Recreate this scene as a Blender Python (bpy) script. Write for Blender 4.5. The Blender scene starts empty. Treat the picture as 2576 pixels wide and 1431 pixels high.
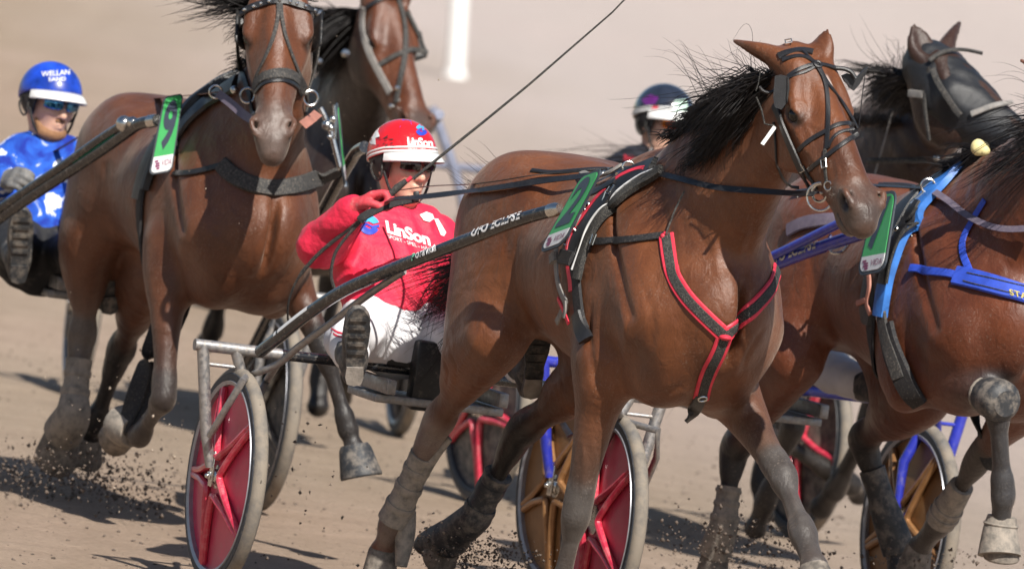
import bpy, bmesh, math, random
import numpy as np
from mathutils import Vector, Matrix
from mathutils.bvhtree import BVHTree
random.seed(7); rng = np.random.default_rng(7)
SC = bpy.context.scene
COL = SC.collection

# ------------------------------------------------------------------ camera, sky, sun, exposure
FPX, CX, CY = 30000.0, 1288.0, 715.5          # focal length and centre in units of a 2576 x 1431 picture
CAM_H, PITCH, ROLL = 3.2, 2.97, 8.0
cam_d = bpy.data.cameras.new("camera"); cam = bpy.data.objects.new("camera", cam_d); COL.objects.link(cam)
cam.matrix_world = Matrix.Translation((0, 0, CAM_H)) @ Matrix.Rotation(math.radians(90 - PITCH), 4, 'X') @ Matrix.Rotation(math.radians(ROLL), 4, 'Z')
cam_d.sensor_width = 36.0; cam_d.lens = 36.0 * FPX / 2576.0
cam_d.clip_start = 1.0; cam_d.clip_end = 3000.0
cam_d.dof.use_dof = True; cam_d.dof.focus_distance = 38.5; cam_d.dof.aperture_fstop = 5.4
SC.camera = cam
SUN_AZ, SUN_EL = 20.0, 46.0                    # degrees to the right of the direction towards the camera; elevation
sd = Vector((math.sin(math.radians(SUN_AZ)) * math.cos(math.radians(SUN_EL)), -math.cos(math.radians(SUN_AZ)) * math.cos(math.radians(SUN_EL)), math.sin(math.radians(SUN_EL))))
w = bpy.data.worlds.new("World"); SC.world = w; w.use_nodes = True
nt = w.node_tree; nt.nodes.clear()
sky = nt.nodes.new('ShaderNodeTexSky'); sky.sky_type = 'NISHITA'; sky.sun_disc = False
sky.sun_elevation = math.radians(SUN_EL); sky.sun_rotation = math.radians(180 - SUN_AZ)
bg = nt.nodes.new('ShaderNodeBackground'); bg.inputs[1].default_value = 0.065
wo = nt.nodes.new('ShaderNodeOutputWorld'); nt.links.new(sky.outputs[0], bg.inputs[0]); nt.links.new(bg.outputs[0], wo.inputs[0])
sl = bpy.data.lights.new("sun", 'SUN'); sl.energy = 5.0; sl.angle = math.radians(0.53); sl.color = (1.0, 0.95, 0.87)
so = bpy.data.objects.new("sun", sl); COL.objects.link(so); so.rotation_euler = sd.to_track_quat('Z', 'Y').to_euler(); so.location = (0, 0, 30)
SC.view_settings.view_transform = 'Standard'; SC.view_settings.look = 'None'
SC.view_settings.exposure = 0.50; SC.view_settings.gamma = 1.0
try: SC.cycles.use_denoising = True
except Exception: pass
SC.cycles.max_bounces = 6; SC.cycles.transparent_max_bounces = 8
SC.cycles.use_adaptive_sampling = True

# ------------------------------------------------------------------ geometry of the view (the photograph's own measurements)
_M = np.array(cam.matrix_world); R_, C_ = _M[:3, :3], _M[:3, 3]
def ray(px, py): return R_ @ np.array([(px - CX) / FPX, -(py - CY) / FPX, -1.0])
def P(px, py, d): return C_ + ray(px, py) * d
class Frame:
    """Where a horse or sulky stands: origin on the ground, heading th degrees to the right of straight towards the camera."""
    def __init__(s, O, th):
        t = math.radians(th); s.O = np.array([O[0], O[1], 0.0]); s.th = th
        s.h = np.array([math.sin(t), -math.cos(t), 0]); s.l = np.array([math.cos(t), math.sin(t), 0]); s.u = np.array([0, 0, 1.0])
        s.B = np.stack([s.h, s.l, s.u])
    def w(s, p): return s.O + np.asarray(p, float) @ s.B
    def loc(s, p): return (np.asarray(p, float) - s.O) @ s.B.T
    def sol(s, px, py, lat):
        v = ray(px, py); t = (lat - (C_ - s.O) @ s.l) / (v @ s.l); return s.loc(C_ + v * t)
    def atx(s, px, py, x):
        v = ray(px, py); t = (x - (C_ - s.O) @ s.h) / (v @ s.h); return s.loc(C_ + v * t)
    def atd(s, px, py, d): return s.loc(P(px, py, d))
    def mat(s):
        m = Matrix.Identity(4)
        for i in range(3):
            for j, a in enumerate((s.h, s.l, s.u)): m[i][j] = a[i]
            m[i][3] = s.O[i]
        return m

# ------------------------------------------------------------------ objects and tags
def tag(o, label, cat, group=None, kind=None):
    if label: o['label'] = label
    if cat: o['category'] = cat
    if group: o['group'] = group
    if kind: o['kind'] = kind
    return o
def empty(name, label, cat, mat=None, group=None):
    o = bpy.data.objects.new(name, None); COL.objects.link(o); o.empty_display_size = 0.2
    if mat is not None: o.matrix_world = mat
    return tag(o, label, cat, group)
def mobj(name, V, Fs, mat, parent=None, smooth=True, mats=None, midx=None, frame=None):
    """One mesh object. V is in the parent's own coordinates (or the world's when there is no parent)."""
    me = bpy.data.meshes.new(name)
    V = np.asarray(V, np.float32)
    me.from_pydata(V.tolist(), [], [tuple(int(i) for i in f) for f in Fs]) if not isinstance(Fs, np.ndarray) else fast_mesh(me, V, Fs)
    if smooth: me.polygons.foreach_set('use_smooth', [True] * len(me.polygons))
    for m in (mats or [mat]): me.materials.append(m)
    if midx is not None: me.polygons.foreach_set('material_index', np.asarray(midx, np.int32))
    me.update()
    o = bpy.data.objects.new(name, me); COL.objects.link(o)
    if parent is not None: o.parent = parent
    return o
def fast_mesh(me, V, Q):
    n, k = Q.shape
    me.vertices.add(len(V)); me.vertices.foreach_set('co', V.ravel())
    me.loops.add(n * k); me.loops.foreach_set('vertex_index', Q.astype(np.int32).ravel())
    me.polygons.add(n); me.polygons.foreach_set('loop_start', np.arange(0, n * k, k, dtype=np.int32)); me.polygons.foreach_set('loop_total', np.full(n, k, np.int32))
    me.update(calc_edges=True)
def set_col(o, name, C):
    a = o.data.color_attributes.new(name, 'FLOAT_COLOR', 'POINT')
    c = np.ones((len(C), 4), np.float32); c[:, :3] = C; a.data.foreach_set('color', c.ravel())

class MB:
    """Collects shapes into ONE mesh."""
    def __init__(s): s.V = []; s.F = []; s.I = []; s.n = 0
    def add(s, V, F, mi=0):
        V = np.asarray(V, float); s.V.append(V)
        for f in F: s.F.append(tuple(int(i) + s.n for i in f)); s.I.append(mi)
        s.n += len(V); return s
    def tube(s, pts, r, n=10, mi=0, caps=True, flat=None, up=None):
        """pts along a line, r a radius or one per point; flat squashes the section along the normal `up`."""
        pts = np.asarray(pts, float); m = len(pts); r = np.full(m, r, float) if np.isscalar(r) else np.asarray(r, float)
        T = np.gradient(pts, axis=0); T /= np.linalg.norm(T, axis=1)[:, None] + 1e-12
        ref = np.array(up if up is not None else ((0, 0, 1) if abs(T[0][2]) < 0.9 else (1, 0, 0)), float)
        V = []
        for i in range(m):
            a = np.cross(T[i], ref); na = np.linalg.norm(a)
            a = a / na if na > 1e-6 else a0
            b = np.cross(a, T[i]); a0 = a
            if up is None: ref = b
            for k in range(n):
                t = 2 * math.pi * k / n
                V.append(pts[i] + r[i] * (math.cos(t) * a + math.sin(t) * b * (flat or 1)))
        F = [(i * n + k, (i + 1) * n + k, (i + 1) * n + (k + 1) % n, i * n + (k + 1) % n) for i in range(m - 1) for k in range(n)]
        if caps: F += [tuple(range(n)), tuple(range(m * n - 1, (m - 1) * n - 1, -1))]
        return s.add(V, F, mi)
    def box(s, c, size, M=None, mi=0, bev=0.0):
        x, y, z = np.array(size) / 2; b = min(bev, x * .9, y * .9, z * .9)
        if b <= 0:
            V = np.array([(i * x, j * y, k * z) for i in (-1, 1) for j in (-1, 1) for k in (-1, 1)])
            F = [(0, 1, 3, 2), (4, 6, 7, 5), (0, 4, 5, 1), (2, 3, 7, 6), (0, 2, 6, 4), (1, 5, 7, 3)]
        else:
            bm = bmesh.new(); bmesh.ops.create_cube(bm, size=2.0)
            for v in bm.verts: v.co = (v.co.x * x, v.co.y * y, v.co.z * z)
            bmesh.ops.bevel(bm, geom=list(bm.edges), offset=b, segments=2, affect='EDGES', profile=0.5)
            bm.verts.index_update(); V = np.array([v.co[:] for v in bm.verts]); F = [[v.index for v in f.verts] for f in bm.faces]; bm.free()
        if M is not None: V = V @ np.asarray(M, float)          # rows of M: where the box's own x, y, z axes point
        return s.add(V + np.asarray(c, float), F, mi)
    def lathe(s, prof, c, ax, n=48, mi=0, ref=None, closed=True):
        """prof: (radius, along) pairs turned about the axis ax through c."""
        ax = np.asarray(ax, float); ax = ax / np.linalg.norm(ax)
        a = np.cross(ax, ref if ref is not None else ((0, 0, 1) if abs(ax[2]) < .9 else (1, 0, 0))); a /= np.linalg.norm(a); b = np.cross(ax, a)
        V = []; m = len(prof)
        for k in range(n):
            t = 2 * math.pi * k / n; d = math.cos(t) * a + math.sin(t) * b
            for r, z in prof: V.append(np.asarray(c, float) + d * r + ax * z)
        F = [(k * m + i, ((k + 1) % n) * m + i, ((k + 1) % n) * m + (i + 1) % m, k * m + (i + 1) % m) for k in range(n) for i in range(m if closed else m - 1)]
        return s.add(V, F, mi)
    def ball(s, c, r, n=16, mi=0, M=None):
        r = np.full(3, r, float) if np.isscalar(r) else np.asarray(r, float); m = n // 2
        V = [(0, 0, 1.)]
        for i in range(1, m):
            t = math.pi * i / m
            for k in range(n): V.append((math.sin(t) * math.cos(2 * math.pi * k / n), math.sin(t) * math.sin(2 * math.pi * k / n), math.cos(t)))
        V.append((0, 0, -1.)); V = np.array(V) * r
        F = [(0, 1 + k, 1 + (k + 1) % n) for k in range(n)]
        F += [(1 + i * n + k, 1 + (i + 1) * n + k, 1 + (i + 1) * n + (k + 1) % n, 1 + i * n + (k + 1) % n) for i in range(m - 2) for k in range(n)]
        L = len(V) - 1; F += [(L, 1 + (m - 2) * n + (k + 1) % n, 1 + (m - 2) * n + k) for k in range(n)]
        if M is not None: V = V @ np.asarray(M, float)
        return s.add(V + np.asarray(c, float), F, mi)
    def build(s, name, mat, parent=None, smooth=True, mats=None):
        o = mobj(name, np.concatenate(s.V), s.F, mat, parent, smooth, mats, s.I if mats else None)
        if smooth:
            try: o.data.set_sharp_from_angle(angle=math.radians(38))
            except Exception: pass
        return o

def crom(pts, n):
    """Catmull-Rom through rows of pts, n steps for each span."""
    pts = np.asarray(pts, float); q = np.vstack([2 * pts[0] - pts[1], pts, 2 * pts[-1] - pts[-2]]); out = []
    for i in range(1, len(q) - 2):
        for k in range(n):
            t = k / n; p0, p1, p2, p3 = q[i - 1], q[i], q[i + 1], q[i + 2]
            out.append(.5 * (2 * p1 + (p2 - p0) * t + (2 * p0 - 5 * p1 + 4 * p2 - p3) * t * t + (3 * p1 - p0 - 3 * p2 + p3) * t ** 3))
    out.append(pts[-1]); return np.array(out)
def unit(v): v = np.asarray(v, float); return v / (np.linalg.norm(v) + 1e-12)
def sstep(a, b, x): t = np.clip((x - a) / (b - a), 0, 1); return t * t * (3 - 2 * t)

# ------------------------------------------------------------------ bodies: rounded volumes blended on a grid, skinned as one continuous surface
class Body:
    def __init__(s, h): s.h = h; s.ops = []
    def tube(s, st, L, k=0.03, n=4, sub=False):
        """st: rows (x, y, z, half width, half depth on one side, half depth on the other); L: the section's sideways direction (one, or one per row)."""
        st = np.asarray(st, float)
        if st.shape[1] == 5: st = np.hstack([st, st[:, 4:5]])
        if st.shape[1] == 4: st = np.hstack([st, st[:, 3:4], st[:, 3:4]])
        Ls = np.asarray(L, float); Ls = np.tile(Ls, (len(st), 1)) if Ls.ndim == 1 else Ls
        q = crom(np.hstack([st, Ls]), n) if len(st) > 2 else np.hstack([st, Ls])
        q[:, 3:6] = np.maximum(q[:, 3:6], 0.002)
        s.ops.append(('t', q, k, sub)); return s
    def cone(s, a, ra, b, rb, k=0.03, sub=False):
        a, b = np.asarray(a, float), np.asarray(b, float); d = unit(b - a)
        L = np.cross(d, (0, 0, 1)) if abs(d[2]) < .9 else np.cross(d, (1, 0, 0))
        return s.tube([[*a, ra], [*b, rb]], unit(L), k, 1, sub)
    def ell(s, c, r, M=None, k=0.03, sub=False):
        """M: rows are the ellipsoid's own axes."""
        s.ops.append(('e', np.asarray(c, float), np.asarray(r, float), np.eye(3) if M is None else np.array([unit(m) for m in M]), k, sub)); return s
    def bounds(s):
        lo, hi = [], []
        for o in s.ops:
            if o[-1]: continue
            if o[0] == 't': m = o[1][:, 3:6].max(1)[:, None]; lo.append((o[1][:, :3] - m).min(0)); hi.append((o[1][:, :3] + m).max(0))
            else: lo.append(o[1] - o[2].max()); hi.append(o[1] + o[2].max())
        return np.min(lo, 0) - .05, np.max(hi, 0) + .05
    def skin(s, smooth=2, warp=None):
        h = s.h; lo, hi = s.bounds(); N = np.ceil((hi - lo) / h).astype(int) + 1
        D = np.full(N, 1.0, np.float32); ax = [lo[i] + h * np.arange(N[i]) for i in range(3)]
        def sl(a, b):
            i0 = np.clip(np.floor((a - lo) / h).astype(int), 0, N - 1); i1 = np.clip(np.ceil((b - lo) / h).astype(int) + 1, 1, N); return i0, i1
        for o in s.ops:
            k, sub = o[-2], o[-1]; pad = k + 2.5 * h
            if o[0] == 'e':
                c, r, M = o[1:4]; e = np.sqrt(((M * r[:, None]) ** 2).sum(0)) + pad
                i0, i1 = sl(c - e, c + e); g = [ax[i][i0[i]:i1[i]] - c[i] for i in range(3)]
                if min(map(len, g)) == 0: continue
                q = [(g[0][:, None, None] * M[j, 0] + g[1][None, :, None] * M[j, 1] + g[2][None, None, :] * M[j, 2]) for j in range(3)]
                k1 = np.sqrt(sum((q[j] / r[j]) ** 2 for j in range(3))); k2 = np.sqrt(sum((q[j] / r[j] ** 2) ** 2 for j in range(3)))
                d = (k1 * (k1 - 1) / (k2 + 1e-9)).astype(np.float32)
            else:
                q = o[1]; m = q[:, 3:6].max(1)[:, None] + pad
                i0, i1 = sl((q[:, :3] - m).min(0), (q[:, :3] + m).max(0))
                if (i1 <= i0).any(): continue
                d = np.full(i1 - i0, 9.0, np.float32)
                for a, b in zip(q[:-1], q[1:]):
                    m = max(a[3:6].max(), b[3:6].max()) + pad
                    j0, j1 = sl(np.minimum(a[:3], b[:3]) - m, np.maximum(a[:3], b[:3]) + m)
                    j0 = np.maximum(j0, i0); j1 = np.minimum(j1, i1)
                    if (j1 <= j0).any(): continue
                    g = [ax[i][j0[i]:j1[i]].astype(np.float32) - np.float32(a[i]) for i in range(3)]
                    X, Y, Z = g[0][:, None, None], g[1][None, :, None], g[2][None, None, :]
                    v = b[:3] - a[:3]; ln = np.linalg.norm(v)
                    if ln < 1e-7: continue
                    T = v / ln; Lv = a[6:9] - T * (a[6:9] @ T); Lv = unit(Lv); U = np.cross(T, Lv)
                    tt = X * T[0] + Y * T[1] + Z * T[2]; t = np.clip(tt / ln, 0, 1).astype(np.float32)
                    la = X * Lv[0] + Y * Lv[1] + Z * Lv[2]; ua = X * U[0] + Y * U[1] + Z * U[2]; xa = tt - t * ln
                    ra = a[3] + (b[3] - a[3]) * t; rt = a[4] + (b[4] - a[4]) * t; rb = a[5] + (b[5] - a[5]) * t
                    ru = np.where(ua > 0, rt, rb); rx = np.minimum(ra, ru)
                    k1 = np.sqrt((la / ra) ** 2 + (ua / ru) ** 2 + (xa / rx) ** 2); k2 = np.sqrt((la / ra ** 2) ** 2 + (ua / ru ** 2) ** 2 + (xa / rx ** 2) ** 2)
                    dd = k1 * (k1 - 1) / (k2 + 1e-9)
                    w_ = d[j0[0] - i0[0]:j1[0] - i0[0], j0[1] - i0[1]:j1[1] - i0[1], j0[2] - i0[2]:j1[2] - i0[2]]; np.minimum(w_, dd, out=w_)
            W = D[i0[0]:i1[0], i0[1]:i1[1], i0[2]:i1[2]]
            if sub: A, B = -W, d
            else: A, B = W, d
            hh = np.maximum(k - np.abs(A - B), 0) / max(k, 1e-6); r_ = np.minimum(A, B) - hh * hh * k * .25
            W[...] = -r_ if sub else r_
        if warp is not None: D += warp(ax[0][:, None, None], ax[1][None, :, None], ax[2][None, None, :]).astype(np.float32)
        V, Q = nets(D, lo, h)
        return relax(V, Q, smooth), Q
def nets(D, lo, h):
    S = D < 0
    c = [S[i:S.shape[0] - 1 + i, j:S.shape[1] - 1 + j, k:S.shape[2] - 1 + k] for i in (0, 1) for j in (0, 1) for k in (0, 1)]
    anyv = c[0] | c[1] | c[2] | c[3] | c[4] | c[5] | c[6] | c[7]; allv = c[0] & c[1] & c[2] & c[3] & c[4] & c[5] & c[6] & c[7]
    act = anyv & ~allv; I = np.argwhere(act); ID = np.full(act.shape, -1, np.int32); ID[act] = np.arange(len(I))
    cor = [(i, j, k) for i in (0, 1) for j in (0, 1) for k in (0, 1)]
    val = np.stack([D[I[:, 0] + a, I[:, 1] + b, I[:, 2] + cc] for a, b, cc in cor], 1)
    pos = np.zeros((len(I), 3)); cnt = np.zeros(len(I)); cor = np.array(cor, float)
    for e0 in range(8):
        for e1 in range(e0 + 1, 8):
            if np.abs(cor[e0] - cor[e1]).sum() != 1: continue
            v0, v1 = val[:, e0], val[:, e1]; m = (v0 < 0) != (v1 < 0)
            t = np.where(m, v0 / np.where(m, v0 - v1, 1), 0)
            pos[m] += cor[e0] + (cor[e1] - cor[e0]) * t[m, None]; cnt[m] += 1
    V = (I + pos / cnt[:, None]) * h + lo
    Qs = []
    for axis in range(3):
        a1, a2 = (axis + 1) % 3, (axis + 2) % 3
        s0 = np.take(S, range(S.shape[axis] - 1), axis); s1 = np.take(S, range(1, S.shape[axis]), axis)
        E = np.argwhere(s0 != s1); E = E[(E[:, a1] > 0) & (E[:, a2] > 0) & (E[:, a1] < S.shape[a1] - 1) & (E[:, a2] < S.shape[a2] - 1)]
        if not len(E): continue
        fl = S[E[:, 0], E[:, 1], E[:, 2]]; cs = []
        for d1, d2 in ((-1, -1), (0, -1), (0, 0), (-1, 0)):
            q = E.copy(); q[:, a1] += d1; q[:, a2] += d2; cs.append(ID[q[:, 0], q[:, 1], q[:, 2]])
        q = np.stack(cs, 1); q[~fl] = q[~fl][:, ::-1]; Qs.append(q)
    Q = np.concatenate(Qs); return V, Q[(Q >= 0).all(1)]
def relax(V, Q, it):
    E = np.concatenate([Q[:, [0, 1]], Q[:, [1, 2]], Q[:, [2, 3]], Q[:, [3, 0]]]); n = len(V)
    deg = np.bincount(E[:, 0], minlength=n) + np.bincount(E[:, 1], minlength=n)
    for i in range(it * 2):
        A = np.stack([np.bincount(E[:, 0], V[E[:, 1], j], n) + np.bincount(E[:, 1], V[E[:, 0], j], n) for j in range(3)], 1) / np.maximum(deg, 1)[:, None]
        V = V + (A - V) * (.5 if i % 2 == 0 else -.5)
    return V
def normals(V, Q):
    n = np.cross(V[Q[:, 2]] - V[Q[:, 0]], V[Q[:, 3]] - V[Q[:, 1]]); N = np.zeros_like(V)
    for k in range(4):
        for j in range(3): N[:, j] += np.bincount(Q[:, k], n[:, j], len(V))
    return N / (np.linalg.norm(N, axis=1)[:, None] + 1e-12)
def paint(V, base, segs):
    """Coat marks: base colour, then segments (p, q, r0, r1, colour, weight p, weight q): full colour within r0 of the line, none beyond r1."""
    C = np.tile(np.asarray(base, float), (len(V), 1))
    for p, q, r0, r1, col, w0, w1 in segs:
        p, q = np.asarray(p, float), np.asarray(q, float); v = q - p; t = np.clip(((V - p) @ v) / (v @ v + 1e-12), 0, 1)
        d = np.linalg.norm(V - p - t[:, None] * v, axis=1); wgt = ((1 - sstep(r0, r1, d)) * (w0 + (w1 - w0) * t))[:, None]
        C = C * (1 - wgt) + np.asarray(col, float) * wgt
    return C
def strands(S, r, n=3):
    """S: (N, K, 3) hair centre lines, r: (K,) radius along them -> vertices, quads."""
    N, K, _ = S.shape; T = np.gradient(S, axis=1); T /= np.linalg.norm(T, axis=2, keepdims=True) + 1e-9
    a = np.cross(T, rng.normal(size=(N, 1, 3))); a /= np.linalg.norm(a, axis=2, keepdims=True) + 1e-9; b = np.cross(T, a)
    V = np.stack([S + r[None, :, None] * (math.cos(2 * math.pi * k / n) * a + math.sin(2 * math.pi * k / n) * b) for k in range(n)], 2)
    i = np.arange(N)[:, None, None] * K * n; j = np.arange(K - 1)[None, :, None] * n; k = np.arange(n)[None, None, :]; k2 = (k + 1) % n
    q = np.stack([i + j + k, i + j + k2, i + j + n + k2, i + j + n + k], -1).reshape(-1, 4)
    return V.reshape(-1, 3), q
# ------------------------------------------------------------------ materials
def nodes(name):
    m = bpy.data.materials.new(name); m.use_nodes = True; t = m.node_tree; t.nodes.clear()
    out = t.nodes.new('ShaderNodeOutputMaterial'); p = t.nodes.new('ShaderNodeBsdfPrincipled'); t.links.new(p.outputs[0], out.inputs[0])
    return m, t, p
def N(t, kind, **kw):
    n = t.nodes.new('ShaderNode' + kind)
    for k, v in kw.items():
        if k.startswith('i_'): n.inputs[k[2:].replace('_', ' ')].default_value = v
        elif k[0] == 'I' and k[1:].isdigit(): n.inputs[int(k[1:])].default_value = v
        else: setattr(n, k, v)
    return n
def ramp(t, src, stops):
    r = t.nodes.new('ShaderNodeValToRGB'); e = r.color_ramp.elements
    while len(e) < len(stops): e.new(0.5)
    for el, (pos, c) in zip(e, stops): el.position = pos; el.color = (*c, 1) if len(c) == 3 else c
    t.links.new(src, r.inputs[0]); return r
def mixc(t, fac, a, b, mode='MIX'):
    n = t.nodes.new('ShaderNodeMix'); n.data_type = 'RGBA'; n.blend_type = mode
    for s, v in ((0, fac), (6, a), (7, b)):
        if isinstance(v, bpy.types.NodeSocket): t.links.new(v, n.inputs[s])
        elif s == 0: n.inputs[0].default_value = v
        else: n.inputs[s].default_value = (*v, 1)
    return n.outputs[2]
def coords(t, scale=(1, 1, 1)):
    c = N(t, 'TexCoord'); m = N(t, 'Mapping'); m.inputs['Scale'].default_value = scale; t.links.new(c.outputs['Object'], m.inputs[0]); return m.outputs[0]
def noise(t, vec, scale, detail=4, rough=.55, dist=0.0):
    n = N(t, 'TexNoise'); n.inputs['Scale'].default_value = scale; n.inputs['Detail'].default_value = detail; n.inputs['Roughness'].default_value = rough; n.inputs['Distortion'].default_value = dist
    t.links.new(vec, n.inputs['Vector']); return n.outputs['Fac']
def bump(t, p, src, strength, dist=0.01):
    b = N(t, 'Bump'); b.inputs['Strength'].default_value = strength; b.inputs['Distance'].default_value = dist; t.links.new(src, b.inputs['Height'])
    t.links.new(b.outputs[0], p.inputs['Normal']); return b
def mat(name, col, rough=.5, metal=0.0, var=.25, vscale=30, dust=0.0, dscale=60, dustcol=(.33, .28, .23), bmp=0.0, bscale=200, spec=.5, attr=None, coat=0.0, sheen=0.0, subs=0.0, bdist=.004):
    """A plain material with its own wear: colour variation, splashes of track dust, a fine bump."""
    m, t, p = nodes(name); v = coords(t)
    base = None
    if attr:
        a = N(t, 'VertexColor'); a.layer_name = attr; base = a.outputs[0]
    n1 = noise(t, v, vscale, 5)
    r = ramp(t, n1, [(.3, (1 - var,) * 3), (.7, (1 + var * .5,) * 3)])
    c = mixc(t, 1.0, base if base is not None else col, r.outputs[0], 'MULTIPLY')
    rg = None
    if dust > 0:
        n2 = noise(t, v, dscale, 8, .7); d = ramp(t, n2, [(max(.0, .66 - dust * .4), (0, 0, 0)), (.78 - dust * .25, (dust, dust, dust))])
        c = mixc(t, d.outputs[0], c, dustcol)
        rr = N(t, 'Mix', data_type='FLOAT'); t.links.new(d.outputs[0], rr.inputs[0]); rr.inputs[2].default_value = rough; rr.inputs[3].default_value = .9; t.links.new(rr.outputs[0], p.inputs['Roughness'])
    else: p.inputs['Roughness'].default_value = rough
    t.links.new(c, p.inputs['Base Color'])
    p.inputs['Metallic'].default_value = metal; p.inputs['Specular IOR Level'].default_value = spec
    p.inputs['Coat Weight'].default_value = coat; p.inputs['Coat Roughness'].default_value = .08
    p.inputs['Sheen Weight'].default_value = sheen; p.inputs['Sheen Roughness'].default_value = .5
    if subs: p.inputs['Subsurface Weight'].default_value = subs; p.inputs['Subsurface Radius'].default_value = (.012, .005, .003); p.inputs['Subsurface Scale'].default_value = 1.0
    if bmp: bump(t, p, noise(t, v, bscale, 6, .65), bmp, bdist)
    return m
def coat_mat(name, rough=.42, spec=.46, dustamt=.34):
    """Short glossy horse hair over painted-on markings, with sweat, veins and dried sand."""
    m, t, p = nodes(name); v = coords(t)
    a = N(t, 'VertexColor'); a.layer_name = 'col'
    s = coords(t, (40, 60, 52)); hair = noise(t, s, 5.2, 7, .78, .5)
    h2 = ramp(t, hair, [(.25, (.60, .58, .56)), (.75, (1.42, 1.40, 1.38))])
    c = mixc(t, 1.0, a.outputs[0], h2.outputs[0], 'MULTIPLY')
    big = noise(t, v, 5.5, 4, .6); b2 = ramp(t, big, [(.3, (.62, .55, .52)), (.7, (1.28, 1.26, 1.24))])
    c = mixc(t, 1.0, c, b2.outputs[0], 'MULTIPLY')
    # dried sand: fine specks gathered in patches
    sp = noise(t, v, 140, 3, .6); pa = noise(t, v, 7, 5, .6)
    spr = ramp(t, sp, [(.56, (0, 0, 0)), (.72, (1, 1, 1))]); par = ramp(t, pa, [(.42, (0.05,) * 3), (.68, (1, 1, 1))])
    d = N(t, 'Math', operation='MULTIPLY'); t.links.new(spr.outputs[0], d.inputs[0]); t.links.new(par.outputs[0], d.inputs[1])
    d2 = N(t, 'Math', operation='MULTIPLY'); t.links.new(d.outputs[0], d2.inputs[0]); d2.inputs[1].default_value = dustamt
    c = mixc(t, d2.outputs[0], c, (.34, .28, .23))
    t.links.new(c, p.inputs['Base Color'])
    rr = ramp(t, pa, [(.35, (rough - .08,) * 3), (.7, (rough + .16,) * 3)]); t.links.new(rr.outputs[0], p.inputs['Roughness'])
    p.inputs['Specular IOR Level'].default_value = spec
    p.inputs['Sheen Weight'].default_value = .12; p.inputs['Sheen Roughness'].default_value = .4; p.inputs['Sheen Tint'].default_value = (1, .8, .65, 1)
    md = noise(t, coords(t, (1, 1.3, .8)), 16, 4, .55, .8)
    b1 = N(t, 'Bump'); b1.inputs['Strength'].default_value = .35; b1.inputs['Distance'].default_value = .02; t.links.new(md, b1.inputs['Height'])
    b = N(t, 'Bump'); b.inputs['Strength'].default_value = .35; b.inputs['Distance'].default_value = .003; t.links.new(hair, b.inputs['Height']); t.links.new(b1.outputs[0], b.inputs['Normal'])
    t.links.new(b.outputs[0], p.inputs['Normal'])
    return m
def hair_mat(name, col=(.012, .010, .010)):
    m, t, p = nodes(name); v = coords(t); n = noise(t, v, 25, 3)
    r = ramp(t, n, [(.3, tuple(x * .6 for x in col)), (.8, tuple(x * 1.6 for x in col))]); t.links.new(r.outputs[0], p.inputs['Base Color'])
    p.inputs['Roughness'].default_value = .48; p.inputs['Specular IOR Level'].default_value = .3; return m
M = {}
M['leather'] = mat('black_leather', (.014, .014, .016), .38, var=.4, dust=.22, dscale=330, bmp=.3, bscale=350)
M['webbing'] = mat('black_webbing', (.012, .012, .014), .7, var=.3, dust=.3, dscale=160, bmp=.5, bscale=600)
M['dusty_web'] = mat('dusty_webbing', (.018, .018, .018), .8, var=.4, dust=.42, dscale=260, dustcol=(.34, .31, .26), bmp=.6, bscale=500)
M['red_trim'] = mat('red_trim', (.62, .03, .06), .55, var=.2, dust=.2)
M['steel'] = mat('bright_steel', (.62, .61, .58), .25, 1.0, var=.2, dust=.25, dscale=90)
M['grey_tube'] = mat('worn_grey_tube', (.30, .30, .31), .38, .75, var=.35, vscale=60, dust=.62, dscale=70, dustcol=(.42, .37, .32), bmp=.15, bscale=160)
M['black_tube'] = mat('black_painted_tube', (.012, .014, .018), .2, var=.3, dust=.35, dscale=55, coat=.7)
M['red_disc'] = mat('red_wheel_disc', (.56, .040, .095), .45, var=.15, vscale=8, dust=.40, dscale=22, dustcol=(.50, .24, .23), coat=.1)
M['red_spoke'] = mat('red_wheel_spoke', (.60, .030, .07), .34, var=.2, dust=.45, dscale=30, dustcol=(.5, .28, .26), coat=.3)
M['tyre'] = mat('dusty_tyre', (.10, .10, .10), .85, var=.3, dust=.85, dscale=9, dustcol=(.25, .21, .165), bmp=.3, bscale=220)
M['tyre_wall'] = mat('tyre_sidewall', (.03, .035, .045), .6, var=.3, dust=.3, dscale=40)
M['rim'] = mat('grey_rim', (.35, .36, .40), .4, .6, var=.2, dust=.3)
M['white'] = mat('white_plastic', (.78, .78, .76), .4, var=.06, dust=.12)
M['black_plastic'] = mat('black_plastic', (.014, .014, .015), .45, var=.3, dust=.3, dscale=40)
M['hoof'] = mat('dusty_hoof', (.11, .095, .08), .75, var=.4, vscale=22, dust=.6, dscale=28, bmp=.4, bscale=60)
M['eye'] = mat('horse_eye', (.006, .004, .003), .10, var=.1, spec=.35, coat=.25)
M['boot_grey'] = mat('dusty_boot_pad', (.20, .18, .155), .8, var=.3, dust=.7, dscale=30, bmp=.4, bscale=120)
M['boot_black'] = mat('black_boot_pad', (.03, .032, .036), .55, var=.3, dust=.5, dscale=25, bmp=.3, bscale=120)
M['coat'] = coat_mat('bay_coat'); M['coat_wet'] = coat_mat('dark_bay_coat', .42, .45, .3)
M['mane'] = hair_mat('black_mane')

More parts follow.
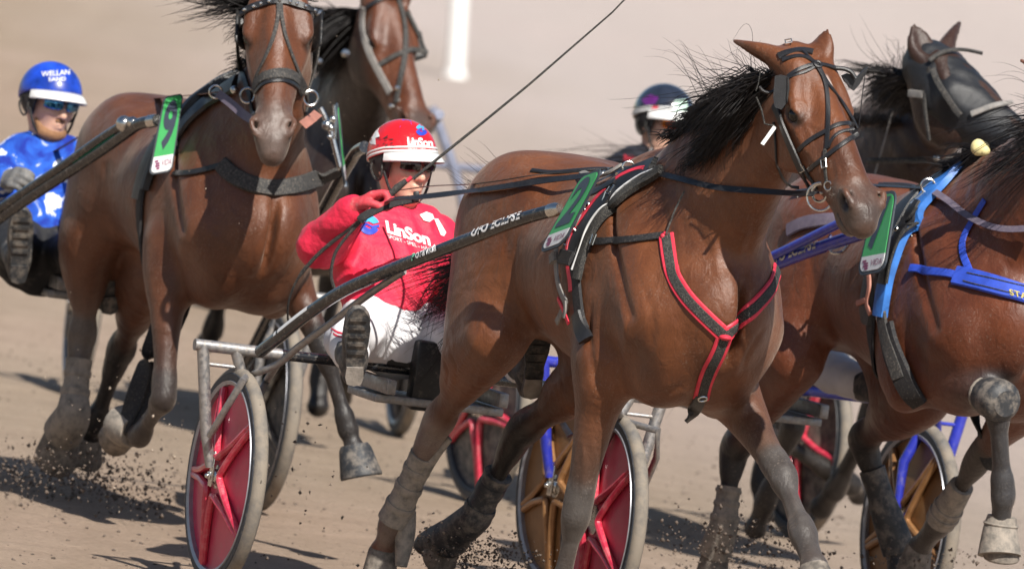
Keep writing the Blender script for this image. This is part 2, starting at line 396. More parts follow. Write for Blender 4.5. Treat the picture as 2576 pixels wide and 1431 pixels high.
# ------------------------------------------------------------------ the setting
def ground_mat():
    m, t, p = nodes('track_sand'); c = N(t, 'TexCoord'); v = c.outputs['Object']
    mp = N(t, 'Mapping'); mp.inputs['Rotation'].default_value = (0, 0, math.radians(4)); mp.inputs['Scale'].default_value = (1.1, .035, 1); t.links.new(v, mp.inputs[0])
    streak = noise(t, mp.outputs[0], 1.0, 5, .6)
    bg_ = noise(t, v, .09, 3); fine = noise(t, v, 38, 10, .78); mid = noise(t, v, 2.6, 6, .65)
    a = ramp(t, streak, [(.32, (.375, .286, .208)), (.68, (.455, .356, .27))])
    b = ramp(t, bg_, [(.42, (1, 1, 1)), (.62, (1.08, 1.04, 1.06))])
    col = mixc(t, 1.0, a.outputs[0], b.outputs[0], 'MULTIPLY')
    f = ramp(t, fine, [(.3, (.72, .71, .7)), (.7, (1.16, 1.16, 1.17))]); col = mixc(t, 1.0, col, f.outputs[0], 'MULTIPLY')
    g = ramp(t, mid, [(.3, (.86, .85, .84)), (.7, (1.08, 1.08, 1.08))]); col = mixc(t, 1.0, col, g.outputs[0], 'MULTIPLY')
    # a drier, paler lane farther out on the track
    sx = N(t, 'SeparateXYZ'); t.links.new(v, sx.inputs[0])
    ln = N(t, 'Math', operation='MULTIPLY_ADD'); t.links.new(sx.outputs['X'], ln.inputs[0]); ln.inputs[1].default_value = 9.0; t.links.new(sx.outputs['Y'], ln.inputs[2])
    wv = N(t, 'Math', operation='MULTIPLY_ADD'); t.links.new(bg_, wv.inputs[0]); wv.inputs[1].default_value = 30.0; t.links.new(ln.outputs[0], wv.inputs[2])
    mr = N(t, 'MapRange'); mr.inputs[1].default_value = 64.; mr.inputs[2].default_value = 108.; t.links.new(wv.outputs[0], mr.inputs[0])
    col = mixc(t, mr.outputs[0], col, mixc(t, .68, col, (.60, .53, .51)))
    t.links.new(col, p.inputs['Base Color']); p.inputs['Roughness'].default_value = .95; p.inputs['Specular IOR Level'].default_value = .15
    b0 = N(t, 'Bump'); b0.inputs['Strength'].default_value = .55; b0.inputs['Distance'].default_value = .12; t.links.new(mid, b0.inputs['Height'])
    b1 = N(t, 'Bump'); b1.inputs['Strength'].default_value = .8; b1.inputs['Distance'].default_value = .03; t.links.new(fine, b1.inputs['Height']); t.links.new(b0.outputs[0], b1.inputs['Normal'])
    t.links.new(b1.outputs[0], p.inputs['Normal']); return m
g_ = MB(); g_.add([(-1500, -200, 0), (1500, -200, 0), (1500, 2500, 0), (-1500, 2500, 0)], [(0, 1, 2, 3)])
tag(g_.build('ground', ground_mat(), smooth=False), None, None, kind='structure')
# ------------------------------------------------------------------ horses
BAY, BLACK, DUSTY, DARK = (.124, .0425, .0155), (.012, .010, .0095), (.15, .125, .11), (.04, .016, .009)
class Head:
    def __init__(s, poll, t, lat):
        s.o = np.asarray(poll, float); s.t = unit(t); s.l = unit(np.asarray(lat) - s.t * (np.asarray(lat) @ s.t)); s.n = np.cross(s.t, s.l)
        s.k = 1.0
    def p(s, u, l, n): return s.o + s.k * (s.t * u + s.l * l + s.n * n)
    def v(s, u, l, n): return s.t * u + s.l * l + s.n * n
def head_ops(B, H, ears, k=1.0):
    st = [(-.03, -.085, .062, .06, .06), (.05, -.095, .080, .085, .09), (.14, -.105, .093, .100, .11), (.22, -.108, .086, .104, .115), (.30, -.100, .074, .093, .10),
          (.38, -.088, .064, .082, .085), (.46, -.080, .058, .074, .072), (.53, -.075, .056, .068, .066), (.585, -.074, .054, .062, .062), (.63, -.078, .044, .050, .050)]
    B.tube([[*H.p(u, 0, n), a * k, f * k, b * k] for u, n, a, f, b in st], H.l, .03, 4)
    for s in (-1, 1):
        B.ell(H.p(.20, s * .060, -.180), (.120 * k, .038 * k, .098 * k), [H.t, H.l, H.n], .05)                      # cheek
        B.tube([[*H.p(.06, s * .05, -.02), .03, .03, .03], [*H.p(.15, s * .083, -.045), .026, .026, .026], [*H.p(.20, s * .089, -.060), .026, .024, .024]], H.l, .04)   # brow
        B.tube([[*H.p(.20, s * .080, -.095), .022, .022, .022], [*H.p(.30, s * .064, -.095), .016, .016, .016], [*H.p(.41, s * .046, -.10), .010, .01, .01]], H.l, .03)  # cheek bone
        B.ell(H.p(.205, s * .101, -.072), (.030, .014, .021), [H.t + .35 * H.n, H.l, H.n], .014, True)               # eye socket
        B.tube([[*H.p(.178, s * .092, -.076), .011, .011, .011], [*H.p(.198, s * .101, -.050), .010, .01, .01], [*H.p(.232, s * .089, -.055), .008, .008, .008]], H.l, .012)   # upper lid
        B.tube([[*H.p(.180, s * .092, -.080), .008, .008, .008], [*H.p(.210, s * .094, -.094), .008, .008, .008], [*H.p(.236, s * .086, -.070), .007, .007, .007]], H.l, .012)  # lower lid
        B.ell(H.p(.555, s * .043, -.045), (.055, .026, .034), [H.t - .35 * H.n, H.l, H.n], .03)                      # nostril wing
        B.ell(H.p(.578, s * .067, -.034), (.037, .022, .023), [H.t - .9 * H.n, H.l - .25 * s * H.t, H.n + .9 * H.t], .010, True)
        B.tube([[*H.p(.535, s * .060, -.028), .010, .01, .01], [*H.p(.560, s * .068, -.012), .010, .01, .01], [*H.p(.598, s * .058, -.022), .009, .009, .009]], H.l, .014)
        B.tube([[*H.p(.29, s * .035, -.175), .03, .04, .04], [*H.p(.42, s * .025, -.145), .02, .03, .03], [*H.p(.55, s * .018, -.128), .016, .022, .022]], H.l, .03)             # jaw bars
    B.ell(H.p(.605, 0, -.072), (.038, .044, .048), [H.t, H.l, H.n], .03)                                            # upper lip
    B.ell(H.p(.580, 0, -.140), (.044, .034, .030), [H.t, H.l, H.n], .03)                                            # chin
    B.ell(H.p(.60, 0, -.116), (.060, .075, .004), [H.t, H.l, H.n], .006, True)                                      # mouth
    B.tube([[*H.p(.08, 0, -.005), .03, .02, .02], [*H.p(.3, 0, -.012), .03, .02, .02], [*H.p(.5, 0, -.018), .026, .014, .014]], H.l, .04)                                     # nasal bone
    for s, tip, face in ears:
        b0 = H.p(.015, s * .055, -.055); tip = np.asarray(tip, float); d = unit(tip - b0); ln = np.linalg.norm(tip - b0)
        fc = unit(np.asarray(face, float) - d * (np.asarray(face, float) @ d)); wd = np.cross(d, fc)
        B.tube([[*(b0 + d * ln * q + fc * o), a, f, b] for q, o, a, f, b in ((-.1, 0, .046, .046, .046), (.12, 0, .050, .040, .040), (.35, .0, .053, .030, .032), (.6, .004, .044, .019, .022), (.82, .006, .024, .011, .014), (1, .006, .004, .004, .004))], wd, .03, 5)
        B.tube([[*(b0 + d * ln * q + fc * o), a, f, f] for q, o, a, f in ((.10, .055, .016, .02), (.35, .043, .036, .030), (.6, .030, .028, .019), (.86, .018, .009, .009))], wd, .008, 5, True)
class Thin:
    """Passes limb sections on to a body, all made slimmer or stouter by k."""
    def __init__(s, B, k): s.B = B; s.k = k
    def tube(s, st, *a):
        st = np.asarray(st, float).copy(); st[:, 3:] *= s.k; return s.B.tube(st, *a)
def fore_leg(B, E_, K, Ft, Pc, L, k=1.0):
    B = Thin(B, k)
    E_, K, Ft, Pc = (np.asarray(q, float) for q in (E_, K, Ft, Pc)); f = lambda q: E_ + (K - E_) * q; c = lambda q: K + (Ft - K) * q
    B.tube([[*f(-.12), .085, .10, .10], [*f(.12), .078, .098, .09], [*f(.38), .062, .078, .074], [*f(.66), .047, .056, .056], [*f(.9), .041, .045, .046]], L, .06)
    B.tube([[*f(.85), .042, .046, .046], [*f(1.0), .048, .052, .050], [*c(.10), .045, .046, .047], [*c(.22), .033, .034, .038]], L, .02)
    B.tube([[*c(.14), .034, .037, .04], [*c(.34), .028, .033, .038], [*c(.62), .027, .031, .037], [*c(.85), .033, .036, .041]], L, .02)
    B.tube([[*c(.84), .034, .036, .04], [*c(1.0), .043, .044, .048], [*(Ft + (Pc - Ft) * .35), .036, .036, .038], [*(Ft + (Pc - Ft) * .75), .036, .037, .037], [*Pc, .044, .046, .044]], L, .02)
def hind_leg(B, Hp, S, Hk, Ft, Pc, L, back, side, k=1.0):
    B = Thin(B, k)
    Hp, S, Hk, Ft, Pc = (np.asarray(q, float) for q in (Hp, S, Hk, Ft, Pc)); g = lambda q: S + (Hk - S) * q; c = lambda q: Hk + (Ft - Hk) * q; back = unit(back)
    B.tube([[*Hp, .15, .23, .23], [*(Hp + (S - Hp) * .5), .135, .22, .24], [*S, .098, .135, .15]], L, .08, 5)
    B.tube([[*(Hp + back * .12), .12, .16, .18], [*(g(.15) + back * .09), .10, .11, .12], [*(g(.5) + back * .035), .062, .07, .07]], L, .08, 5)     # hamstrings
    B.tube([[*g(-.06), .095, .125, .125], [*g(.22), .082, .105, .105], [*g(.5), .058, .074, .078], [*g(.78), .042, .05, .056], [*g(.94), .044, .05, .056]], L, .06)
    B.tube([[*(g(.72) + back * .035), .016, .02, .02], [*(Hk + (S - Hk) * .10 + back * .052), .024, .026, .026], [*(c(.06) + back * .04), .026, .03, .03], [*(c(.3) + back * .016), .022, .026, .026]], L, .025)   # point of hock
    B.tube([[*g(.9), .046, .05, .05], [*Hk, .05, .054, .054], [*c(.12), .045, .046, .05], [*c(.26), .034, .037, .042]], L, .03)
    B.tube([[*c(.18), .036, .04, .044], [*c(.4), .030, .034, .040], [*c(.66), .029, .033, .039], [*c(.88), .035, .039, .043]], L, .02)
    B.tube([[*c(.86), .035, .038, .042], [*Ft, .045, .046, .05], [*(Ft + (Pc - Ft) * .4), .037, .038, .039], [*(Ft + (Pc - Ft) * .78), .037, .038, .038], [*Pc, .045, .047, .045]], L, .02)
def hoof(parent, Pc, d, toe, mat_=None, k=1.0, bell=None):
    """Pc: middle of the coronet, d: direction down the hoof, toe: where the toe points."""
    d = unit(d); toe = unit(np.asarray(toe) - d * (np.asarray(toe) @ d)); sd_ = np.cross(d, toe); V = []; n = 24
    rings = [(-.012, .040, .044, .0), (0, .047, .050, .0), (.012, .050, .053, .004), (.05, .056, .060, .016), (.082, .062, .068, .028), (.088, .060, .066, .028), (.088, .052, .058, .028), (.080, .03, .034, .026)]
    for z, a, b, o in rings:
        for i in range(n):
            t = 2 * math.pi * i / n; c_, s_ = math.cos(t), math.sin(t); hl = 1.0 if c_ > 0 else .82
            V.append(np.asarray(Pc) + k * (d * (z - (.018 if z > .04 else 0) * max(0, -c_)) + toe * (o + b * c_ * hl) + sd_ * a * s_))
    F = [(j * n + i, (j + 1) * n + i, (j + 1) * n + (i + 1) % n, j * n + (i + 1) % n) for j in range(len(rings) - 1) for i in range(n)] + [tuple(range((len(rings) - 1) * n, len(rings) * n))]
    F = [f[::-1] for f in F]
    return mobj('hoof', V, F, mat_ or M['hoof'], parent)
def torso_ops(B, T, sc=1.0):
    """T(x, y, z): template point (x from the withers, z from the ground) to the horse's own coordinates."""
    L = T(0, 1, 0) - T(0, 0, 0)
    st = [(-1.07, 1.22, .13, .20, .20), (-.99, 1.25, .22, .27, .26), (-.84, 1.27, .285, .315, .30), (-.66, 1.28, .295, .315, .29), (-.45, 1.265, .285, .295, .30), (-.22, 1.255, .305, .31, .335),
          (.02, 1.26, .295, .375, .355), (.22, 1.25, .262, .335, .35), (.40, 1.22, .225, .265, .30), (.52, 1.20, .17, .19, .21)]
    B.tube([[*T(x, 0, z), a, t, b] for x, z, a, t, b in st], L, .05, 5)
    B.tube([[*T(-.25, 0, 1.50), .10, .08, .08], [*T(0, 0, 1.60), .075, .075, .08], [*T(.18, 0, 1.56), .08, .1, .1]], L, .12)      # withers
    for s in (-1, 1):
        B.tube([[*T(.02, s * .14, 1.50), .05, .12, .12], [*T(.22, s * .20, 1.30), .06, .15, .15], [*T(.40, s * .195, 1.13), .075, .12, .12]], L, .08, 5)   # shoulder
        B.tube([[*T(.02, s * .22, 1.22), .06, .13, .13], [*T(.12, s * .225, 1.02), .07, .13, .13], [*T(.16, s * .205, .92), .07, .09, .09]], L, .07, 5)     # triceps
        B.ell(T(.47, s * .105, 1.12), np.array((.105, .115, .15)), None, .05)                                                   # breast
        B.ell(T(.34, s * .095, .97), np.array((.15, .10, .10)), None, .08)
        B.ell(T(-.80, s * .17, 1.42), np.array((.20, .13, .15)), None, .10)                                                      # rump
        B.ell(T(-.60, s * .215, 1.41), np.array((.10, .055, .09)), None, .09)                                                     # hip point
def muscle_ops(B, T):
    """Grooves and edges between muscles."""
    L = T(0, 1, 0) - T(0, 0, 0)
    B.tube([[*T(.66, 0, 1.36), .010, .02, .02], [*T(.645, 0, 1.12), .012, .03, .03], [*T(.60, 0, .90), .010, .02, .02]], L, .04, 4, True)
    for s in (-1, 1):
        B.tube([[*T(.10, s * .225, 1.48), .007, .007, .007], [*T(.30, s * .275, 1.30), .009, .009, .009], [*T(.43, s * .275, 1.16), .007, .007, .007]], L, .034, 4, True)
        B.tube([[*T(-.10, s * .300, 1.22), .007, .007, .007], [*T(-.02, s * .312, 1.06), .009, .009, .009], [*T(.05, s * .295, .93), .007, .007, .007]], L, .034, 4, True)
        B.tube([[*T(-.55, s * .315, 1.30), .007, .008, .008], [*T(-.48, s * .315, 1.12), .010, .010, .010], [*T(-.46, s * .29, .98), .007, .007, .007]], L, .034, 4, True)
def ripple(seed, amp=.0045):
    g = np.random.default_rng(seed); w_ = [(g.normal(size=3) * np.array((13, 11, 9)), g.normal(size=3) * 6, g.uniform(0, 6.28, 2)) for _ in range(6)]
    def fn(X, Y, Z):
        s = 0
        for a, b, ph in w_: s = s + np.sin(a[0] * X + a[1] * Y + a[2] * Z + 1.3 * np.sin(b[0] * X + b[1] * Y + b[2] * Z + ph[0]) + ph[1])
        rib = np.sin(46 * (X + .35 * Z)) * np.exp(-((X - .0) * 0) ** 2)
        return s / 6 * amp
    return fn
class Thin2(Thin):
    def ell(s, c, r, *a): return s.B.ell(c, np.asarray(r) * s.k, *a)
def mane_tail(parent, S, r0, name, mat_=None):
    K = S.shape[1]; q = np.linspace(0, 1, K); r = r0 * (1 - .85 * q ** 2.2)
    V, Q = strands(S, r); return mobj(name, V, Q, mat_ or M['mane'], parent)
def flow(roots, dirs, length, K=9, curl=.06, wav=2.0, seed=1, spread=.15, grav=(0, 0, -.3), lock=22):
    """Wind-blown hair: from each root along its direction, bending by grav, with a slow wave of its own."""
    g = np.random.default_rng(seed); n = len(roots); q = np.linspace(0, 1, K)[None, :, None]
    nc = max(6, n // lock); order = np.argsort(roots @ np.array((1., .3, .6))); cid = np.empty(n, int); cid[order] = (np.arange(n) * nc // n); cid = np.clip(cid + g.integers(-1, 2, n), 0, nc - 1)   # hairs hang together in locks
    d = dirs + g.normal(size=(nc, 3))[cid] * spread + g.normal(size=(n, 3)) * spread * .2; d /= np.linalg.norm(d, axis=1)[:, None]
    ln = (length * g.uniform(.6, 1.15, nc)[cid] * g.uniform(.6, 1.05, n))[:, None, None]
    S = roots[:, None, :] + d[:, None, :] * ln * q + np.asarray(grav)[None, None, :] * ln * q ** 2
    a = g.normal(size=(nc, 1, 3))[cid] + (.16 * g.normal(size=(n, 1, 3))); ph = g.uniform(0, 6.28, (nc, 1, 1))[cid] + g.normal(size=(n, 1, 1)) * .15; fr = g.uniform(.5, 1.1, (nc, 1, 1))[cid] * wav
    b = (g.normal(size=(nc, 1, 3))[cid] + .2 * g.normal(size=(n, 1, 3))) * .7
    return S + (a * np.sin(fr * 6.28 * q * .5 + ph) - a * np.sin(ph) + .5 * b * (np.sin(fr * 6 * q + ph * 2) - np.sin(ph * 2))) * curl * ln * q

def strap(fr, hit, pts, width, name='strap', mat_=None, parent=None, lift=.004, thick=.004, step=4, closed=False, snap=False, mb=None, mi=0, seg=None):
    """A strap lying on a body along a line read off the photograph (or through given points), as a ribbon of real width and thickness."""
    pts = np.asarray(pts, float)
    if pts.shape[1] == 2:
        q = crom(pts, 6); W = []; Nn = []
        for x, y in q:
            p, n = hit.px(x, y)
            W.append(p); Nn.append(n)
        ok = [i for i, p in enumerate(W) if p is not None]
        if not ok: return None
        dep = np.array([-(R_.T @ (W[i] - C_))[2] for i in ok])
        for i in range(len(W)):
            if W[i] is None:
                d = np.interp(i, ok, dep); W[i] = P(*q[i], d); W[i], Nn[i] = (lambda a: a if np.linalg.norm(a[0] - W[i]) < .06 else (W[i], a[1]))(hit.near(W[i])) if snap else (W[i], hit.near(W[i])[1])
    else:
        q = crom(pts, 6); W = []; Nn = []
        for p in q:
            a, n = hit.near(p); W.append(a if snap else p); Nn.append(n)
    W = np.array(W); Nn = np.array(Nn); d = np.linalg.norm(np.diff(W, axis=0), axis=1); s_ = np.concatenate([[0], np.cumsum(d)])
    m = max(6, int(s_[-1] / (seg or .012))); u = np.linspace(0, s_[-1], m)
    W = np.stack([np.interp(u, s_, W[:, i]) for i in range(3)], 1); Nn = np.stack([np.interp(u, s_, Nn[:, i]) for i in range(3)], 1)
    for _ in range(3):
        W[1:-1] = .25 * W[:-2] + .5 * W[1:-1] + .25 * W[2:]; Nn[1:-1] = .25 * Nn[:-2] + .5 * Nn[1:-1] + .25 * Nn[2:]
    T = np.gradient(W, axis=0); T /= np.linalg.norm(T, axis=1)[:, None]; Nn -= T * (Nn * T).sum(1)[:, None]; Nn /= np.linalg.norm(Nn, axis=1)[:, None]
    S = np.cross(T, Nn); h = width / 2 if np.isscalar(width) else np.interp(np.linspace(0, 1, m), np.linspace(0, 1, len(width)), width)[:, None] / 2
    rows = []
    b = W + Nn * lift; tp = b + Nn * thick
    ring = [b - S * h, tp - S * h * .86, tp + Nn * thick * .25, tp + S * h * .86, b + S * h, b - Nn * .006]
    V = np.stack([fr.loc(r) if fr else r for r in ring], 1).reshape(-1, 3); k = len(ring)
    F = [(i * k + j, i * k + (j + 1) % k, (i + 1) * k + (j + 1) % k, (i + 1) * k + j) for i in range(m - 1) for j in range(k)] + [tuple(range(k))[::-1], tuple(range((m - 1) * k, m * k))]
    if mb is not None: mb.add(V, F, mi); return (tp, Nn)
    o = mobj(name, V, F, mat_ or M['leather'], parent); o.data.set_sharp_from_angle(angle=math.radians(38)); return o

def dps(p): return -(R_.T @ (np.asarray(p) - C_))[2]
class Hit:
    """Ray and nearest-point queries on a mesh, in world coordinates."""
    def __init__(s, V, Q): s.t = BVHTree.FromPolygons([Vector(v) for v in V], [tuple(int(i) for i in q) for q in Q]); s.V = V
    def px(s, x, y):
        h = s.t.ray_cast(Vector(C_), Vector(unit(ray(x, y))))
        return (None, None) if h[0] is None else (np.array(h[0]), np.array(h[1]))
    def pxr(s, x, y):
        for r in range(0, 90, 4):
            for a in range(0, 360, 45 if r else 360):
                p, n = s.px(x + r * math.cos(math.radians(a)), y + r * math.sin(math.radians(a)))
                if p is not None: return P(x, y, -(R_.T @ (p - C_))[2]), n
        raise ValueError('no surface near %s %s' % (x, y))
    def near(s, p):
        h = s.t.find_nearest(Vector(p)); return np.array(h[0]), np.array(h[1])
def relief(f, V, Q, lines):
    """Veins (height > 0) and skin creases (height < 0) along lines read off the photograph, raised from or pressed into the body itself."""
    N_ = normals(V, Q); ht = Hit(f.w(V), Q); D = np.zeros(len(V))
    for pts, h, r in lines:
        W = []
        for x, y in crom(pts, 8):
            p, n = ht.px(x, y)
            if p is not None: W.append(f.loc(p))
        if len(W) < 3: continue
        W = np.array(W); near = np.where(((V > W.min(0) - .05) & (V < W.max(0) + .05)).all(1))[0]
        if not len(near): continue
        d2 = ((V[near][:, None, :] - W[None]) ** 2).sum(2); k = d2.argmin(1); t = np.minimum(k, len(W) - 1 - k) / (len(W) * .25)
        D[near] += h * np.exp(-d2.min(1) / r ** 2) * np.clip(t + .15, 0, 1)
    return V + N_ * D[:, None]
def make_horse(label, f, WX, joints, head, base=BAY, leg=BLACK, mat_=None, h=.010, dz=.03, legcols=None, muzzle=(.06, .05, .046), neck=None, white=None, hooves=True, kh=1.0, sc=1.0, yaw=0.0, shear=0.0):
    """joints: dict of elbow/knee/fetlock/coronet points (already in the frame's own coordinates); head: Head; the rest follows from the template."""
    T = lambda x, y, z: np.array((WX + x * sc, y * sc + shear * x, z * sc + dz)); L = np.array((0., 1., 0.))
    B = Body(h); torso_ops(B if sc == 1 else Thin2(B, sc), T, sc); H = head; H.k = kh
    nk = neck or [(.30, 1.50, .17, .30, .30), (.50, 1.655, .122, .235, .25), (.68, 1.80, .095, .185, .19)]
    B.tube([[*T(x, yaw * (x - .3), z), a, u, b] for x, z, a, u, b in nk] + [[*H.p(.05, 0, -.13), .078, .12, .12]], L, .07, 5)
    head_ops(B, H, H.ears, kh)
    seg = []
    for key, sg in (('RF', -1), ('LF', 1)):
        e, k_, ft, pc = joints[key]; fore_leg(B, e, k_, ft, pc, L, sc); lc = (legcols or {}).get(key, leg)
        seg += [(e + (k_ - e) * .3, k_, .07, .12, lc, 0, 1), (k_, ft, .07, .12, lc, 1, 1), (ft, pc, .07, .12, lc, 1, 1)]
    for key, sg in (('RH', -1), ('LH', 1)):
        s_, hk, ft, pc = joints[key]; hind_leg(B, T(-.80, sg * .16, 1.33), s_, hk, ft, pc, L, (-1, 0, .25), sg, sc); lc = (legcols or {}).get(key, leg)
        seg += [(s_ + (hk - s_) * .4, hk, .06, .11, lc, 0, 1), (hk, ft, .07, .12, lc, 1, 1), (ft, pc, .07, .12, lc, 1, 1)]
    muscle_ops(B, T); V, Q = B.skin(2, ripple(int(abs(WX) * 100) + int(abs(f.th))))
    seg += [(H.p(.55, 0, -.06), H.p(.60, 0, -.08), .05, .125, muzzle, .75, .95), (H.p(.6, 0, -.11), H.p(.56, 0, -.15), .03, .08, muzzle, .9, .9)]
    for s in (-1, 1): seg += [(H.p(.19, s * .09, -.075), H.p(.225, s * .09, -.07), .018, .04, (.02, .012, .010), .9, .9), (H.p(.575, s * .062, -.036), H.p(.585, s * .062, -.036), .016, .030, (.012, .008, .008), .95, .95)]
    if white: seg += white(H)
    C = paint(V, base, seg); o = mobj('horse', V, Q, mat_ or M['coat']); o.matrix_world = f.mat(); set_col(o, 'col', C)
    tag(o, label, 'horse', 'trotting horses')
    for s in (-1, 1): MB().ball(H.p(.206, s * .087, -.073), .025, 16).build('eye', M['eye'], o)
    return o, V, Q, H
# ------------------------------------------------------------------ horse with number 2
O2 = P(1046, 1267, 40)
F2 = Frame(O2, 24)
def horse2():
    f = F2; fm = f.mat(); WX = 1.66
    T = lambda x, y, z: np.array((WX + x, y, z + .03))
    L = np.array((0., 1., 0.))
    B = Body(.0075); torso_ops(B, T)
    poll = f.sol(2036, 126, 0.0); pw = f.w(poll); nose_w = pw + np.array((.262, -.38, -.455))
    t = unit(nose_w - pw); lat = np.array((.86, .52, .06)); H = Head(poll, (f.B @ t), f.B @ lat); H.k = 1.02
    nk = [(.30, 1.50, .17, .30, .30), (.50, 1.655, .122, .235, .25), (.68, 1.80, .095, .185, .19), (.80, 1.90, .086, .15, .15)]
    # neck
    B.tube([[*T(x, 0.0, z), a, u, b] for x, z, a, u, b in nk] + [[*H.p(.05, 0, -.13), .078, .12, .12]], L, .07, 5)
    etl = f.atd(1845, 97, 37.72); etr = f.atd(2078, 70, 37.62)
    head_ops(B, H, [(-1, etl, f.B @ np.array((-.75, .1, -.75))), (1, etr, f.B @ np.array((.75, .65, .1)))], 1.02)
    # limbs
    rk = f.sol(1452, 1285, -.19); rf = f.sol(1405, 1500, -.17); rp = rf + np.array((.03, 0, -.10))
    lk = f.sol(1968, 1195, .21); lf = f.sol(2022, 1345, .205); lp = f.sol(2048, 1425, .20)
    fore_leg(B, T(.13, -.20, .93), rk, rf, rp, L); fore_leg(B, T(.22, .20, .96), lk, lf, lp, L)
    rs = f.sol(1240, 850, -.25); rh = f.sol(1100, 1065, -.22); rfe = f.sol(985, 1320, -.24); rpc = f.sol(962, 1385, -.24)
    ls = np.array((1.03, .19, .98)); lh = f.sol(1312, 1085, .08); lfe = f.sol(1195, 1300, .05); lpc = f.sol(1128, 1355, .04)
    hind_leg(B, T(-.80, -.16, 1.33), rs, rh, rfe, rpc, L, (-1, 0, .25), -1)
    hind_leg(B, T(-.80, .16, 1.33), ls, lh, lfe, lpc, L, (-1, 0, .25), 1)
    muscle_ops(B, T); V, Q = B.skin(2, ripple(2))
    Zh = lambda *q: [(1663.7 + .3939 * x, 40.2 + .3939 * y) for x, y in q]
    V = relief(f, V, Q, [(Zh((925, 640), (950, 690), (990, 705), (1020, 700)), .0035, .007), (Zh((900, 650), (940, 720), (960, 790), (965, 850)), .003, .007), (Zh((840, 690), (870, 760), (905, 830), (940, 890)), .004, .012), (Zh((1110, 900), (1130, 990), (1125, 1060)), .003, .008),
        (Zh((835, 560), (870, 548), (910, 560), (935, 590)), .003, .006), (Zh((820, 640), (860, 660), (905, 655)), .003, .006),
        ([(1555, 930), (1540, 1000), (1525, 1060), (1500, 1120)], .004, .009), ([(1900, 1010), (1935, 1060), (1960, 1110)], .004, .009), ([(1215, 815), (1185, 880), (1150, 940), (1120, 1000)], .004, .009), ([(1262, 745), (1225, 790), (1205, 830)], .003, .008),
        ([(1487, 760), (1480, 840), (1490, 920), (1505, 985)], -.009, .016), ([(1720, 965), (1660, 1000), (1600, 1020), (1560, 1010)], -.006, .014), ([(1865, 940), (1888, 880), (1925, 820)], -.006, .014), ([(1335, 700), (1352, 780), (1385, 850)], -.007, .016),
        ([(1300, 600), (1288, 690), (1300, 760), (1335, 805)], -.008, .018), ([(1650, 480), (1680, 560), (1692, 640), (1690, 720)], -.006, .018), ([(1905, 520), (1890, 600), (1868, 680)], -.006, .016), ([(1785, 560), (1800, 640), (1820, 720)], .005, .018),
        ([(1560, 760), (1575, 840), (1570, 920)], .005, .02), ([(1610, 700), (1640, 800), (1635, 900)], -.005, .018), ([(1105, 890), (1125, 930), (1120, 980)], -.005, .008), ([(1130, 885), (1148, 930), (1140, 990)], -.005, .008),
        ([(1465, 1100), (1470, 1170), (1462, 1240)], .004, .010), ([(1500, 1080), (1505, 1150), (1490, 1220)], -.004, .010), ([(1925, 1080), (1950, 1130), (1965, 1170)], -.004, .010), ([(1985, 1225), (2003, 1280), (2015, 1330)], .0035, .008), ([(1970, 1235), (1990, 1290), (2002, 1340)], -.004, .008)])
    seg = []
    for a, b, c, r, pp in ((T(.13, -.20, .93), rk, rf, .11, rp), (T(.22, .20, .96), lk, lf, .11, lp)):
        seg += [(a + (b - a) * .15, b, .08, r + .04, (.058, .048, .042), 0., 1.0), (b, c, .08, r + .03, (.068, .064, .062), .95, .95), (c, pp, .08, r + .03, (.06, .055, .052), .95, .95)]
    seg += [(rs + (rh - rs) * .45, rh, .05, .10, (.055, .028, .018), 0, .8), (rh, rfe, .05, .11, (.16, .13, .115), .8, .9)]
    seg += [(ls + (lh - ls) * .3, lh, .05, .10, BLACK, 0, .95), (lh, lfe, .06, .12, BLACK, 1, 1)]
    seg += [(H.p(.56, 0, -.06), H.p(.60, 0, -.07), .05, .120, (.045, .037, .034), .75, .95), (H.p(.56, -.06, -.04), H.p(.58, -.06, -.04), .022, .05, (.04, .034, .032), .8, .8), (H.p(.6, 0, -.11), H.p(.56, 0, -.15), .03, .08, (.085, .074, .068), .9, .9)]
    for s in (-1, 1): seg += [(H.p(.19, s * .09, -.075), H.p(.225, s * .09, -.07), .018, .036, (.022, .013, .010), .9, .9), (H.p(.575, s * .062, -.036), H.p(.585, s * .064, -.035), .016, .030, (.014, .008, .008), .95, .95)]
    seg += [(H.p(.115, .012, .0), H.p(.155, .020, 0), .008, .017, (.62, .58, .56), 1, 1)]
    seg += [(H.p(.35, -.05, -.05), H.p(.45, 0, -.0), .03, .08, (.05, .022, .014), .5, .5)]
    C = paint(V, BAY, seg)
    o = mobj('horse', V, Q, M['coat']); o.matrix_world = fm; set_col(o, 'col', C)
    tag(o, 'bay horse with small white star trotting in front, carrying green number 2', 'horse', 'trotting horses')
    for s in (-1, 1):
        e = MB().ball(H.p(.206, s * .087, -.073), .025, 20); e.build('eye', M['eye'], o)
    hoof(o, rp, (.35, 0, -1), (1, 0, .3)); hoof(o, lp, (.5, 0, -1), (1, 0, .4))
    hoof(o, rpc, unit(rpc - rfe) + np.array((.1, 0, -.4)), (.5, 0, -.9)); 
    hoof(o, lpc, (-.75, 0, -.5), (-.6, 0, .2) + np.array((0, 0, -1.)))
    return o, V, Q, H, dict(rk=rk, rf=rf, lk=lk, lf=lf, rh=rh, rfe=rfe, rpc=rpc, lh=lh, lfe=lfe, lpc=lpc)
h2, V2, Q2, H2, J2 = horse2()
# ------------------------------------------------------------------ the other horses
def headframe(f, poll_w, nose_off, lat, k=1.0):
    t = unit(nose_off); h = Head(f.loc(poll_w), f.B @ t, f.B @ unit(lat)); return h
